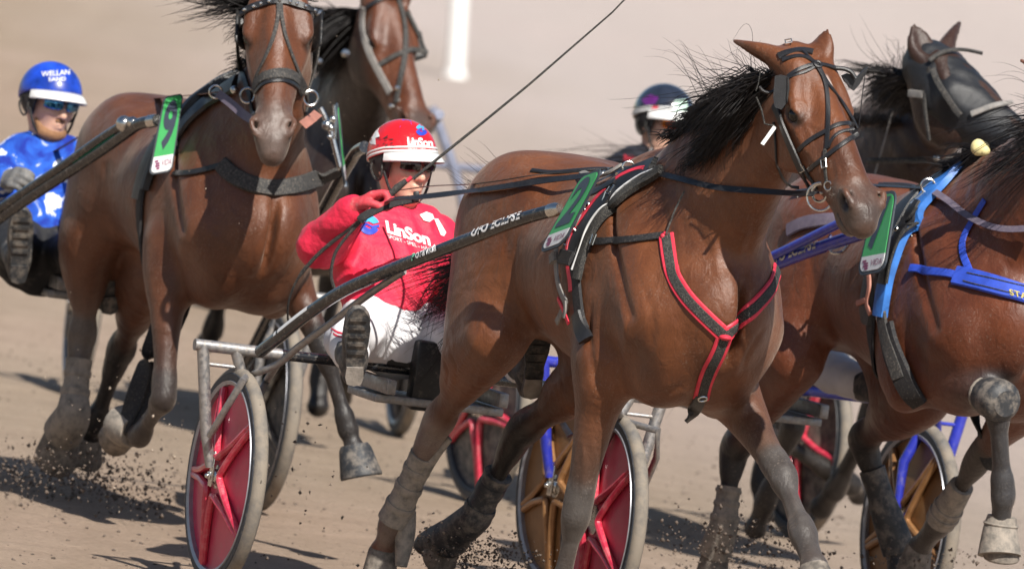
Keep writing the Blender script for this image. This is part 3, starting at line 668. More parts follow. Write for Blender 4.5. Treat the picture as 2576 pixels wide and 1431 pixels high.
# number 9, left, coming almost head-on
F9 = Frame(P(225, 1003, 43.3), 16)
def horse9():
    f = F9; WX = 1.50; A = f.atx; Sv = f.sol
    pw = P(703, -72, 41.15); H = headframe(f, pw, (.058, -.36, -.52), (1, .0, .135)); H.ears = []
    bw = lambda x, y, d: f.loc(P(x, y, d))
    H.ears = [(-1, bw(605, -130, 41.3), f.B @ np.array((-.4, -.8, -.2))), (1, bw(800, -125, 41.3), f.B @ np.array((.4, -.8, -.2)))]
    J = dict(RF=[np.array((WX + .15, -.20, .96)), A(412, 1000, 1.80), A(352, 1098, 1.56), A(322, 1078, 1.46)],
             LF=[np.array((WX + .20, .21, .98)), A(815, 880, 1.93), A(876, 1078, 1.98), A(893, 1128, 2.0)],
             RH=[Sv(232, 610, -.24), Sv(206, 850, -.22), Sv(182, 1045, -.23), Sv(160, 1085, -.23)],
             LH=[A(385, 690, .78), A(300, 890, .36), A(240, 1062, .22), A(222, 1095, .16)])
    return (*make_horse('dark bay horse trotting head-on with studded browband, carrying green number 9', f, WX, J, H, base=(.104, .037, .016), mat_=M['coat_wet'], h=.0095, leg=(.02, .018, .018), muzzle=(.13, .11, .10), kh=1.09,
            legcols=dict(RH=(.10, .085, .075), RF=(.035, .028, .026)), neck=[(.28, 1.48, .18, .30, .30), (.42, 1.62, .125, .24, .25), (.52, 1.76, .090, .19, .2)], shear=.05, sc=.93, dz=.01), J)
h9, V9, Q9, H9, J9 = horse9()
# number 7, right, its head beyond the frame
F7 = Frame(P(1858, 1270, 41.9), 24)
def horse7():
    f = F7; WX = 1.48; A = f.atx; Sv = f.sol
    pw = f.w((WX + .95, .05, 2.06)); H = headframe(f, pw, (.32, -.36, -.40), (.86, .5, .05))
    H.ears = [(-1, f.loc(P(2566, 152, 39.6)), f.B @ np.array((.2, -.9, 0))), (1, f.loc(P(2690, 160, 39.6)), f.B @ np.array((.4, -.8, -.2)))]
    J = dict(RF=[A(2345, 935, 1.70), A(2508, 1005, 2.12), A(2524, 1245, 2.08), A(2516, 1335, 2.04)],
             LF=[np.array((WX + .2, .2, .95)), A(2463, 1150, 1.40), A(2360, 1318, 1.16), A(2312, 1378, 1.05)],
             LH=[A(2310, 990, .98), A(2170, 1105, .52), A(2238, 1318, .56), A(2262, 1385, .57)],
             RH=[Sv(1990, 905, -.27), Sv(1848, 1130, -.21), Sv(1818, 1335, -.22), Sv(1798, 1392, -.22)])
    return (*make_horse('reddish bay horse on the right with blue harness, carrying green number 7', f, WX, J, H, base=(.105, .030, .012), mat_=M['coat_wet'], h=.009, leg=(.018, .018, .020), dz=.02, legcols=dict(RF=(.035, .036, .040), LF=(.05, .045, .042))), J)
h7, V7, Q7, H7, J7 = horse7()
# the hooded horse behind number 7
F8 = Frame(P(1628, 1095, 45.7), 24)
def horse8():
    f = F8; WX = 1.45; A = f.atx
    pw = P(2362, 112, 42.75); H = headframe(f, pw, (.36, -.25, -.26), (.62, .78, .02))
    H.ears = [(-1, f.loc(P(2296, 62, 42.75)), f.B @ np.array((.5, -.7, -.3))), (1, f.loc(P(2410, 55, 43.0)), f.B @ np.array((.7, -.2, -.2)))]
    J = dict(RF=[np.array((WX + .15, -.2, .96)), np.array((WX + .25, -.2, .55)), np.array((WX + .1, -.2, .24)), np.array((WX + .05, -.2, .14))],
             LF=[np.array((WX + .15, .2, .96)), np.array((WX + .05, .2, .55)), np.array((WX - .15, .2, .3)), np.array((WX - .25, .2, .22))],
             LH=[np.array((WX - .55, .2, 1.0)), np.array((WX - .8, .18, .62)), np.array((WX - .75, .18, .25)), np.array((WX - .7, .18, .14))],
             RH=[np.array((WX - .60, -.2, 1.0)), np.array((WX - 1.05, -.2, .65)), A(2135, 1215, .25), A(2160, 1240, .2)])
    return make_horse('dark bay horse wearing a black mesh hood, behind number 7', f, WX, J, H, base=(.036, .018, .013), mat_=M['coat_wet'], h=.012, dz=.02)
h8, V8, Q8, H8 = horse8()
# the blurred horse behind number 9
_p6 = P(985, -18, 46.1); F6 = Frame(_p6 - np.array((math.sin(math.radians(10)), -math.cos(math.radians(10)), 0)) * 2.45, 10)
def horse6():
    f = F6; WX = 1.40
    pw = P(985, -18, 46.1); H = headframe(f, pw, (.20, -.33, -.48), (.80, .6, .02))
    H.ears = [(-1, f.loc(P(925, -95, 46.2)), f.B @ np.array((.1, -.9, -.1))), (1, f.loc(P(1040, -95, 46.1)), f.B @ np.array((.4, -.8, -.1)))]
    q = f.loc(pw); WX = q[0] - .80
    J = {k: [np.array((WX + x, y, z)) for x, y, z in v] for k, v in dict(RF=[(.15, -.2, .96), (.3, -.2, .6), (.1, -.2, .35), (.0, -.2, .30)], LF=[(.15, .2, .96), (.05, .2, .55), (-.15, .2, .3), (-.25, .2, .22)],
         LH=[(-.55, .2, 1.), (-.8, .18, .62), (-.75, .18, .25), (-.7, .18, .14)], RH=[(-.6, -.2, 1.), (-1.05, -.2, .65), (-1.25, -.2, .35), (-1.35, -.2, .3)]).items()}
    return make_horse('bay horse with white-edged blinkers, behind number 9', f, WX, J, H, base=(.022, .012, .009), mat_=M['coat'], h=.012, dz=q[2] - 2.02, white=lambda H: [(H.p(.08, 0, -.06), H.p(.5, 0, -.05), .10, .17, (.10, .034, .015), 1, 1), (H.p(.58, 0, -.07), H.p(.62, 0, -.07), .06, .1, (.05, .03, .024), 1, 1)])  # dark base puts shade into neck and body; head keeps its lit brown
h6, V6, Q6, H6 = horse6()
# ------------------------------------------------------------------ writing
def text_mesh(s, bold=.012, shear=0.0, space=1.0):
    """Outline of a word as flat triangles: cap height about 1, starting at x = 0."""
    cu = bpy.data.curves.new('word', 'FONT'); cu.body = s; cu.size = 1.4; cu.offset = bold; cu.shear = shear; cu.space_character = space; cu.resolution_u = 4
    o = bpy.data.objects.new('word', cu); COL.objects.link(o); bpy.context.view_layer.update()
    me = bpy.data.meshes.new_from_object(o.evaluated_get(bpy.context.evaluated_depsgraph_get()))
    V = np.array([v.co[:2] for v in me.vertices]); F = [tuple(p.vertices) for p in me.polygons]
    bpy.data.objects.remove(o); bpy.data.meshes.remove(me); bpy.data.curves.remove(cu)
    V[:, 0] -= V[:, 0].min(); return V, F
def fit(V, w, h): V = V - V.min(0); return V / V.max(0) * np.array((w, h))
def on_quad(uv, c4):
    """c4 = top left, top right, bottom right, bottom left; uv with v upwards."""
    tl, tr, br, bl = (np.asarray(c, float) for c in c4); u, v = uv[:, :1], uv[:, 1:]
    return (bl * (1 - u) + br * u) * (1 - v) + (tl * (1 - u) + tr * u) * v
def rrect(r, x0, x1, y0, y1, n=6, corners=(1, 1, 1, 1)):
    out = []
    for (cx, cy, a0), on in zip(((x1, y1, 0), (x0, y1, 90), (x0, y0, 180), (x1, y0, 270)), corners):
        rx, ry = (r if on else (0.001, 0.001)); sx, sy = (1 if cx == x1 else -1), (1 if cy == y1 else -1)
        for k in range(n + 1):
            t = math.radians(a0 + 90 * k / n); out.append((cx - sx * rx + rx * math.cos(t), cy - sy * ry + ry * math.sin(t)))
    return np.array(out)
M['plate_edge'] = mat('plate_edge_navy', (.035, .045, .06), .5, dust=.2); M['plate_green'] = mat('plate_green', (.035, .33, .085), .38, var=.1, dust=.12, dscale=90)
M['plate_white'] = mat('plate_white', (.62, .62, .63), .4, var=.08, dust=.2, dscale=80); M['plate_ink'] = mat('plate_ink', (.02, .03, .055), .4, var=.1); M['plum'] = mat('plate_plum', (.20, .025, .10), .4, var=.1)
M['letter_white'] = mat('white_lettering', (.75, .75, .75), .45, var=.06, dust=.15); M['letter_mint'] = mat('mint_lettering', (.2, .65, .42), .5)
def plate(c4, digit, label, logo_split=.225, group=None, dbox=(.18, .82, .30, .93), shear=0.0):
    c4 = [np.asarray(c, float) for c in c4]; tl, tr, br, bl = c4
    nrm = unit(np.cross(br - bl, tl - bl)); 
    if nrm @ (C_ - bl) < 0: nrm = -nrm
    asp = np.linalg.norm(tr - tl + br - bl) / np.linalg.norm(tl - bl + tr - br)
    root = empty('number_plate', label, 'number plate', Matrix.Translation(Vector(bl)), group)
    def slab(name, uv, m_, z0, z1):
        A = on_quad(uv, c4) - bl; n = len(uv); V = np.vstack([A + nrm * z0, A + nrm * z1])
        F = [tuple(range(n, 2 * n)), tuple(range(n))[::-1]] + [(i, (i + 1) % n, n + (i + 1) % n, n + i) for i in range(n)]
        return mobj(name, V, F, m_, root, smooth=False)
    rr = (.24, .24 * asp)
    slab('backing', rrect(rr, 0, 1, 0, 1), M['plate_edge'], -.006, .0)
    g = slab('green_panel', rrect((.2, .2 * asp), .065, .935, logo_split, 1 - .065 * asp, corners=(1, 1, 0, 0)), M['plate_green'], 0, .002)
    wp = slab('white_panel', rrect((.2, .2 * asp), .065, .935, .065 * asp, logo_split, corners=(0, 0, 1, 1)), M['plate_white'], 0, .002)
    V, F = text_mesh(digit, .055, shear); uv = fit(V, dbox[1] - dbox[0], dbox[3] - dbox[2]) + np.array((dbox[0], dbox[2]))
    mobj('numeral', on_quad(uv, c4) - bl + nrm * .0035, F, M['plate_ink'], root, smooth=False)
    V, F = text_mesh('VIDA', .0, .12); uv = fit(V, .42, .075) + np.array((.47, .095))
    mobj('lettering', on_quad(uv, c4) - bl + nrm * .0035, F, M['plum'], root, smooth=False)
    mb = MB()
    for k, (x, wd) in enumerate(((.27, .14), (.22, .20), (.24, .18), (.20, .16))):
        y = .055 + k * .032; uv = rrect((.03, .012), x - .02 * k, x - .02 * k + wd, y, y + .026); mb.add(on_quad(uv, c4) - bl + nrm * .0035, [tuple(range(len(uv)))])
    mb.build('emblem', M['plum'], root, smooth=False)
    return root
def tube_text(parent, s, path, r, at, hgt, ang0, mat_, up=(0, 0, 1), length=None, bold=.012, fr=None, name='lettering', side=1):
    """Letters wrapped on a tube: at = arc length where the word starts, ang0 = angle round the tube of its baseline."""
    q = np.asarray(path, float); d = np.linalg.norm(np.diff(q, axis=0), axis=1); S = np.concatenate([[0], np.cumsum(d)])
    V, F = text_mesh(s, bold)
    V = V * hgt
    if length: V[:, 0] *= length / V[:, 0].max()
    out = []
    for x, y in V:
        u = at + x; p = np.array([np.interp(u, S, q[:, i]) for i in range(3)]); p2 = np.array([np.interp(u + .02, S, q[:, i]) for i in range(3)]); p1 = np.array([np.interp(u - .02, S, q[:, i]) for i in range(3)])
        T = unit(p2 - p1); sdv = unit(np.cross(T, up)) * side; uv = np.cross(sdv, T) * side; a = ang0 + y / r
        out.append(p + (r + .0038) * (math.cos(a) * sdv + math.sin(a) * uv))
    return mobj(name, out, F, mat_, parent, smooth=False)

# ------------------------------------------------------------------ sulkies
def wheel_parts(parent, c, side, mats, R=.37, phase=0.3, solid=True, style='v'):
    """One wheel of a racing sulky: tyre, grey rim, dished disc with ridged spokes, hub. side: +1 when its outer face looks along +y."""
    tyre, wall, rim, disc, spoke = mats
    c = np.asarray(c, float); ax = np.array((0, float(side), 0)); a, b = np.array((1., 0, 0)), np.array((0, 0, 1.))
    w_ = mobj('wheel', *(lambda m: (np.concatenate(m.V), m.F))(MB().lathe([(R - .047, -.022), (R - .030, -.024), (R - .014, -.023), (R - .003, -.014), (R, 0), (R - .003, .014), (R - .014, .023), (R - .030, .024), (R - .047, .022)], c, ax, 72)), tyre, parent)
    MB().lathe([(R - .050, .0205), (R - .043, .0265), (R - .022, .0265), (R - .018, .022), (R - .03, .0)], c, ax, 72).lathe([(R - .050, -.0205), (R - .043, -.0265), (R - .022, -.0265), (R - .018, -.022), (R - .03, .0)], c, ax, 72).build('tyre_wall', wall, w_)
    MB().lathe([(R - .060, -.025), (R - .047, -.030), (R - .044, -.02), (R - .044, .02), (R - .047, .030), (R - .060, .025)], c, ax, 72).build('rim', rim, w_)
    if solid:
        MB().lathe([(R - .055, .012), (R - .075, .006), (.16, .022), (.06, .036), (.03, .036), (.03, -.036), (.06, -.036), (.16, -.022), (R - .075, -.006), (R - .055, -.012)], c, ax, 60).build('disc', disc, w_)
    for sg in (1, -1):
        for k in range(5):
            t0 = phase + 2 * math.pi * k / 5; pts = []
            for dt, rr, z in ((-.60, R - .060, .014), (-.585, .25, .024), (-.54, .175, .034), (-.36, .105, .044), (0, .068, .047), (.36, .105, .044), (.54, .175, .034), (.585, .25, .024), (.60, R - .060, .014)):
                t = t0 + dt; pts.append(c + rr * (math.cos(t) * a + math.sin(t) * b) + ax * sg * z)
            if True: MB().tube(crom(pts, 3), .0125, 8).build('spoke', spoke, w_)
    MB().lathe([(.0, .050), (.022, .050), (.027, .045), (.027, .040), (.040, .038), (.043, .034), (.048, .030), (.05, -.04), (0, -.04)], c, ax, 28, closed=False).build('hub', M['steel'], w_)
    return w_
def conv(fa, fb, pts): return np.array([fb.loc(fa.w(p)) for p in pts])
def sulky(f, label, tube, pipe, wheel_mats, shafts, group='racing sulkies', track=.675, R=.37, zt=.80, seat=True, phase=.3, name='sulky', only=(-1, 1), solid=True, shaft_mat=None, braces=()):
    s = empty(name, label, 'sulky', f.mat(), group)
    for sg in (-1, 1): MB().tube([(0, sg * (track + .175), zt), (0, sg * (track - .13), zt)], .020, 14).build('axle_end', tube, s)
    MB().tube([(0, -track + .13, zt), (0, track - .13, zt)], .0185, 14).build('axle', pipe, s)
    for sd_ in only:
        wheel_parts(s, (0, sd_ * track, R), sd_, wheel_mats, R, phase, solid)
        fk = MB().tube([(0, sd_ * (track + .145), zt - .005), (0, sd_ * (track + .092), R + .14), (0, sd_ * (track + .062), R + .03)], [.021, .020, .016], 12)
        fk.tube([(0, sd_ * (track + .03), zt - .005), (0, sd_ * (track - .06), R + .22), (0, sd_ * (track - .06), R)], [.019, .019, .012], 12)
        fk.tube([(0, sd_ * (track + .012), zt - .06), (0, sd_ * (track + .135), zt - .06)], .007, 8)
        fk.build('fork', tube, s)
        MB().box((0, sd_ * (track + .054), R + .025), (.034, .008, .12), bev=.003).box((0, sd_ * (track + .060), R + .002), (.026, .012, .026), bev=.004).ball((0, sd_ * (track + .068), R), .009, 10).build('dropout', M['steel'], s)
    for path, r in shafts: MB().tube(path, r, 16).build('shaft', shaft_mat or pipe, s)
    for path, r in braces: MB().tube(path, r, 12).build('brace', tube, s)
    if seat:
        MB().box((-.17, 0, zt + .03), (.40, .36, .05), bev=.015).build('seat', M['black_plastic'], s)
        MB().box((.05, -.015, zt - .01), (.07, .165, .235), bev=.014).build('seat_pad', M['black_plastic'], s)
        MB().box((.0, -.20, zt - .055), (.34, .035, .05), bev=.006).box((.0, .20, zt - .055), (.34, .035, .05), bev=.006).box((-.05, 0, zt - .10), (.30, .46, .028), bev=.006).build('seat_bracket', M['grey_tube'], s)
    return s
FS2 = Frame(O2, 19.5)
f = F2
_sh = crom([f.atx(655, 884, .02), f.atx(700, 849, .14), f.atx(775, 789, .30), f.atx(860, 733, .47), f.atx(945, 694, .64), f.atx(1060, 648, .87), f.atx(1200, 594, 1.14), f.atx(1310, 552, 1.36), f.atx(1398, 527, 1.52)], 6)
_sh = conv(F2, FS2, _sh); f = FS2; SH2 = _sh
_shl = np.array([(x, np.interp(x, (0, 1.5), (.55, .46)), z) for x, y, z in _sh])
_br = [f.sol(528, 1096, -.775), f.sol(570, 1025, -.765), f.sol(609, 960, -.74), *crom([f.atx(622, 946, .05), f.atx(700, 915, .16), f.atx(751, 872, .27), f.atx(830, 815, .41), f.atx(905, 757, .55), f.atx(970, 712, .68), f.atx(1015, 683, .78)], 3)]
_br2 = [f.sol(648, 1003, -.56), *crom([f.sol(672, 955, -.52), f.atx(697, 918, .15)], 2)]
RED_W = (M['tyre'], M['tyre_wall'], M['rim'], M['red_disc'], M['red_spoke'])
S2 = sulky(FS2, 'black and grey racing sulky with red disc wheels behind horse number 2', M['grey_tube'], M['black_tube'], RED_W, [(_sh, .0215), (_shl, .0215)],
           braces=[(_br, .0125), (_br2, .0125), (np.array(_br) * (1, -1, 1), .0125), (np.array(_br2) * (1, -1, 1), .0125)], phase=.05)
MB().tube([_sh[-2], _sh[-1], _sh[-1] + unit(_sh[-1] - _sh[-3]) * .02], [.023, .023, .016], 16).build('shaft_tip', M['steel'], S2)
L_ = np.concatenate([[0], np.cumsum(np.linalg.norm(np.diff(_sh, axis=0), axis=1))])
def arc(px): 
    w_ = [proj(f.w(p))[0] for p in _sh]; return float(np.interp(px, w_, L_))
def proj(p):
    q = R_.T @ (np.asarray(p) - C_); return CX + q[0] / -q[2] * FPX, CY - q[1] / -q[2] * FPX
tube_text(S2, 'UFO ECLIPSE', _sh, .0215, arc(1200), .027, -.15, M['letter_white'], length=arc(1322) - arc(1200), bold=.05)
tube_text(S2, 'oravida', _sh, .0215, arc(1060), .027, -.2, M['letter_white'], length=arc(1112) - arc(1060), bold=.02)
tube_text(S2, 'P', _sh, .0215, arc(1049), .022, -.25, M['letter_mint'], length=arc(1058) - arc(1049), bold=.04)
def tube_label(parent, path, r, s0, s1, a0, a1, mat_, name='label'):
    q = np.asarray(path, float); S = np.concatenate([[0], np.cumsum(np.linalg.norm(np.diff(q, axis=0), axis=1))]); V = []
    for i in range(13):
        u = s0 + (s1 - s0) * i / 12; p = np.array([np.interp(u, S, q[:, k]) for k in range(3)]); p2 = np.array([np.interp(u + .02, S, q[:, k]) for k in range(3)])
        T = unit(p2 - p); sv = unit(np.cross(T, (0, 0, 1))); uv = np.cross(sv, T)
        for j in range(7): a = a0 + (a1 - a0) * j / 6; V.append(p + (r + .001) * (math.cos(a) * sv + math.sin(a) * uv))
    return mobj(name, V, [(i * 7 + j, i * 7 + j + 1, (i + 1) * 7 + j + 1, (i + 1) * 7 + j) for i in range(12) for j in range(6)], mat_, parent)
tube_label(S2, _sh, .0215, arc(712), arc(786), .0, .85, M['letter_white'])
tube_label(S2, _sh, .0215, arc(702), arc(708), .0, .85, M['letter_white'])
# ------------------------------------------------------------------ people
M['skin'] = mat('skin', (.62, .36, .26), .5, var=.12, vscale=40, subs=.12, bmp=.06, bscale=300, dust=.12, dscale=70)
M['red_cloth'] = mat('red_racing_cloth', (.70, .014, .055), .62, var=.14, vscale=14, sheen=.03, bmp=.45, bscale=11, bdist=.03)
M['white_cloth'] = mat('white_trouser_cloth', (.72, .71, .73), .7, var=.1, vscale=12, bmp=.2, bscale=16, bdist=.02, dust=.12, dscale=14)
M['black_cloth'] = mat('black_cloth', (.014, .014, .016), .7, var=.3, vscale=12, bmp=.25, bscale=18, bdist=.02, dust=.25, dscale=12)
M['navy_cloth'] = mat('dark_jacket_cloth', (.016, .018, .028), .65, var=.3, vscale=12, bmp=.2, bscale=16, bdist=.02)
M['helmet_red'] = mat('glossy_red_shell', (.66, .012, .018), .22, var=.12, vscale=18, coat=.7, dust=.16, dscale=55)
M['red_glove'] = mat('red_glove', (.58, .05, .07), .65, var=.3, vscale=70, dust=.35, dscale=50, dustcol=(.5, .36, .34), bmp=.3, bscale=180)
M['white_shell'] = mat('white_shell', (.78, .77, .75), .3, var=.06, coat=.4, dust=.1)
M['lens_dark'] = mat('dark_lens', (.018, .012, .010), .08, var=.3, vscale=60, dust=.12, dscale=160, coat=.6)
M['boot_sole'] = mat('dusty_boot_sole', (.30, .27, .24), .85, var=.4, vscale=28, dust=.5, dscale=35, bmp=.5, bscale=70)
M['lining'] = mat('helmet_lining', (.02, .022, .026), .55, var=.2, dust=.2)
M['logo_blue'] = mat('logo_blue', (.02, .05, .42), .5); M['logo_cyan'] = mat('logo_cyan', (.06, .38, .68), .5)
def folds(seed, amp=.004, sc=1.0):
    g = np.random.default_rng(seed); w_ = [(g.normal(size=3) * 16 * sc, g.normal(size=3) * 7 * sc, g.uniform(0, 6.28, 2)) for _ in range(5)]
    def fn(X, Y, Z):
        s = 0
        for a, b, ph in w_: s = s + np.abs(np.sin(a[0] * X + a[1] * Y + a[2] * Z + 1.6 * np.sin(b[0] * X + b[1] * Y + b[2] * Z + ph[0]) + ph[1]))
        return (s / 5 - .6) * amp * 2
    return fn
class Axes:
    def __init__(s, o, fwd, up): s.o = np.asarray(o, float); s.f = unit(fwd); s.l = unit(np.cross(up, s.f)); s.u = np.cross(s.f, s.l)
    def p(s, a, b, c): return s.o + s.f * a + s.l * b + s.u * c
def fist(B, w_, d, pn, across, k=.008):
    """Closed right-size hand: w_ wrist, d along the back of the hand, pn palm side, across from the thumb side to the little finger."""
    d = unit(d); pn = unit(pn - d * (pn @ d)); ac = unit(across - d * (across @ d) - pn * (across @ pn))
    B.tube([[*(w_ - d * .01), .030, .022, .022], [*(w_ + d * .035), .038, .020, .020], [*(w_ + d * .078), .043, .017, .018]], ac, .02)
    for i, (ln, r) in enumerate(((1.0, .0105), (1.08, .011), (1.0, .0105), (.82, .0095))):
        b = w_ + d * (.083 - abs(i - 1.3) * .004) + ac * (-.031 + i * .021); p = b; a = .35 + .06 * i; pts = [b - d * .02, b]
        for seg in (.043, .028, .022):
            p = p + (d * math.cos(a) + pn * math.sin(a)) * seg * ln; pts.append(p); a += 1.25
        B.tube([[*q, r * t] * 1 for q, t in zip(pts, (.9, 1.05, 1.0, .95, .85))], ac, k, 4)
    t0 = w_ + d * .028 - ac * .030 + pn * .008; t1 = t0 - ac * .014 + d * .032 + pn * .016; t2 = t1 + ac * .008 + d * .022 + pn * .020; t3 = t2 + ac * .024 + pn * .006 + d * .004
    B.tube([[*t0, .015], [*t1, .0125], [*t2, .011], [*t3, .0095]], pn, k, 4)
def shell(c, rad, A, az, pol0, pol1, th=.004, n=48, m=14):
    """Part of an ellipsoidal shell about the head's own axes, between two polar angles that may vary with azimuth."""
    V = []; a0, a1 = az; full = abs(a1 - a0 - 2 * math.pi) < 1e-6; nn = n if full else n + 1
    for lay in (0, -th):
        for i in range(nn):
            a = a0 + (a1 - a0) * i / n; p0, p1 = pol0(a), pol1(a)
            for j in range(m + 1):
                t = p0 + (p1 - p0) * j / m; V.append(A.p(c[0] + (rad[0] + lay) * math.sin(t) * math.cos(a), c[1] + (rad[1] + lay) * math.sin(t) * math.sin(a), c[2] + (rad[2] + lay) * math.cos(t)))
    k = m + 1; off = nn * k; F = []; rg = range(n)
    for i in rg:
        i2 = (i + 1) % nn
        for j in range(m):
            F.append((i * k + j, i * k + j + 1, i2 * k + j + 1, i2 * k + j)); F.append((off + i * k + j, off + i2 * k + j, off + i2 * k + j + 1, off + i * k + j + 1))
        F.append((i * k + m, off + i * k + m, off + i2 * k + m, i2 * k + m)); F.append((i * k, i2 * k, off + i2 * k, off + i * k))
    if not full:
        for i in (0, nn - 1): F += [(i * k + j, off + i * k + j, off + i * k + j + 1, i * k + j + 1) for j in range(m)]
    return V, F
def person(f, label, J, A, top, bottom, shell_mat, visor_mat, lens, glove, boots, h=.006, trim=None, stripe=True, seed=3, group=None, folds_amp=.005, beard=False, legs=True, headgear='racing'):
    """J: pelvis, chest, neck, shoulders, elbows, wrists, knees, ankles, toes, all in the frame's coordinates; A: the head's axes."""
    root = None; side = np.array((0, 1., 0)); B = Body(h)
    # head
    B.ell(A.p(-.008, 0, .030), (.098, .076, .100), [A.f, A.l, A.u], .02).ell(A.p(.030, 0, -.045), (.064, .060, .080), [A.f, A.l, A.u], .04)
    B.ell(A.p(.068, 0, -.108), (.024, .028, .020), [A.f, A.l, A.u], .03).ell(A.p(.070, 0, .030), (.022, .052, .016), [A.f, A.l, A.u], .02)
    B.tube([[*A.p(.086, 0, .022), .008], [*A.p(.103, 0, -.010), .0105], [*A.p(.113, 0, -.032), .0135]], A.l, .012)
    for s in (-1, 1):
        B.ell(A.p(.098, s * .014, -.036), (.010, .008, .007), [A.f, A.l, A.u], .008).ell(A.p(.060, s * .040, -.022), (.030, .022, .020), [A.f, A.l, A.u], .03)
        B.ell(A.p(-.004, s * .080, -.012), (.022, .013, .034), [A.f + .3 * A.u, A.l, A.u], .01).ell(A.p(.000, s * .092, -.008), (.010, .006, .018), [A.f, A.l, A.u], .006, True)
        B.ell(A.p(.088, s * .033, .008), (.014, .018, .010), [A.f, A.l, A.u], .014, True)
    B.ell(A.p(.093, 0, -.062), (.012, .024, .006), [A.f, A.l, A.u], .008).ell(A.p(.091, 0, -.075), (.012, .021, .007), [A.f, A.l, A.u], .008).ell(A.p(.106, 0, -.0685), (.012, .024, .0018), [A.f, A.l, A.u], .003, True)
    B.tube([[*A.p(-.02, 0, -.05), .056, .06, .06], [*J['neck'], .056, .058, .058]], A.l, .04)
    pel, ch, nk = J['pelvis'], J['chest'], J['neck']
    B.tube([[*pel, .14, .10, .10], [*(.5 * pel + .5 * ch), .13, .095, .1], [*ch, .155, .105, .105], [*(ch + (nk - ch) * .75), .13, .07, .08], [*nk, .06, .055, .055]], side, .03)
    for s in ('R', 'L'):
        sg = -1 if s == 'R' else 1
        B.tube([[*J[s + 'sh'], .058], [*(.5 * J[s + 'sh'] + .5 * J[s + 'el']), .047], [*J[s + 'el'], .040]], side, .03)
        B.tube([[*J[s + 'el'], .041], [*(.65 * J[s + 'el'] + .35 * J[s + 'wr']), .040], [*J[s + 'wr'], .027]], side, .02)
        fist(B, J[s + 'wr'], J[s + 'hd'], J[s + 'pn'], J[s + 'ac'])
        hp = pel + side * sg * .09
        B.tube([[*hp, .088], [*(.5 * hp + .5 * J[s + 'kn']), .078], [*J[s + 'kn'], .055]], side, .04)
        B.tube([[*J[s + 'kn'], .056], [*(.65 * J[s + 'kn'] + .35 * J[s + 'an']), .054], [*J[s + 'an'], .036]], side, .03)
        B.tube([[*J[s + 'an'], .038, .04, .04], [*(J[s + 'an'] * .5 + J[s + 'to'] * .5), .030, .022, .022], [*(J[s + 'to'] * .85 + J[s + 'an'] * .15), .028, .014, .014]], side, .02)
    V, Q = B.skin(2)
    o = mobj('person', V, Q, M['skin']); o.matrix_world = f.mat(); tag(o, label, 'person', group)
    if beard: C = 0
    for s in (-1, 1): MB().ball(A.p(.078, s * .033, .008), .0115, 14).build('eye', M['white_shell'], o)
    # jacket
    Bj = Body(h); e = .020
    Bj.tube([[*(pel + unit(ch - pel) * .055), .172, .132, .132], [*(.55 * pel + .45 * ch), .168, .125, .128], [*ch, .185, .128, .128], [*(ch + (nk - ch) * .72), .150, .085, .095], [*nk, .074, .07, .07]], side, .05, 5)
    for s in ('R', 'L'):
        Bj.tube([[*(J[s + 'sh'] + (nk - J[s + 'sh']) * .35), .09, .085, .085], [*J[s + 'sh'], .086, .086, .086], [*(.5 * J[s + 'sh'] + .5 * J[s + 'el']), .080, .08, .08], [*J[s + 'el'], .074, .074, .074]], side, .05)
        Bj.tube([[*J[s + 'el'], .074], [*(.6 * J[s + 'el'] + .4 * J[s + 'wr']), .070], [*(.12 * J[s + 'el'] + .88 * J[s + 'wr']), .056], [*(.06 * J[s + 'el'] + .94 * J[s + 'wr']), .045]], side, .03)
    Vj, Qj = Bj.skin(2, folds(seed, folds_amp)); jk = mobj('jacket', Vj, Qj, top, o)
    MB().tube([nk + unit(A.o - nk) * q for q in (-.012, .012, .036)], [.071, .067, .062], 24, caps=False).build('collar', top, o)
    if legs:
        Bt = Body(h)
        Bt.tube([[*(pel + unit(ch - pel) * .09), .160, .122, .122], [*pel, .165, .125, .125], [*(pel - unit(ch - pel) * .04), .15, .12, .12]], side, .05)
        for s in ('R', 'L'):
            sg = -1 if s == 'R' else 1; hp = pel + side * sg * .09; kn, an = J[s + 'kn'], J[s + 'an']
            Bt.tube([[*hp, .108], [*(.5 * hp + .5 * kn), .088], [*kn, .070]], side, .05); Bt.tube([[*kn, .070], [*(.6 * kn + .4 * an), .066], [*(.35 * kn + .65 * an), .060]], side, .03)
        Vt, Qt = Bt.skin(2, folds(seed + 5, folds_amp, .9)); mobj('trousers', Vt, Qt, bottom, o)
        for s in ('R', 'L'):
            Bb = Body(h * .8); kn, an, to = J[s + 'kn'], J[s + 'an'], J[s + 'to']; sh = unit(an - kn); tv = unit(to - an)
            Bb.tube([[*(.42 * kn + .58 * an), .060, .06, .06], [*(.15 * kn + .85 * an), .052, .052, .052], [*an, .050, .052, .055]], side, .02)
            Bb.tube([[*(an - tv * .055 + sh * .03), .036, .040, .034], [*(an + tv * .02 + sh * .025), .040, .05, .04], [*(an + tv * .10 + sh * .03), .045, .036, .034], [*(an + tv * .17 + sh * .032), .042, .026, .03], [*(an + tv * .20 + sh * .034), .028, .018, .02]], side, .02)
            Vb, Qb = Bb.skin(1, folds(seed + 9, .002, 2)); bt = mobj('boot', Vb, Qb, boots[0], o)
            # the sole: an outline with a narrower waist, and a heel block
            out = [(-.085, .0), (-.078, .026), (-.05, .034), (-.01, .031), (.04, .033), (.09, .043), (.14, .046), (.185, .036), (.21, .016), (.215, 0)]; out = out + [(x, -y) for x, y in out[-2:0:-1]]
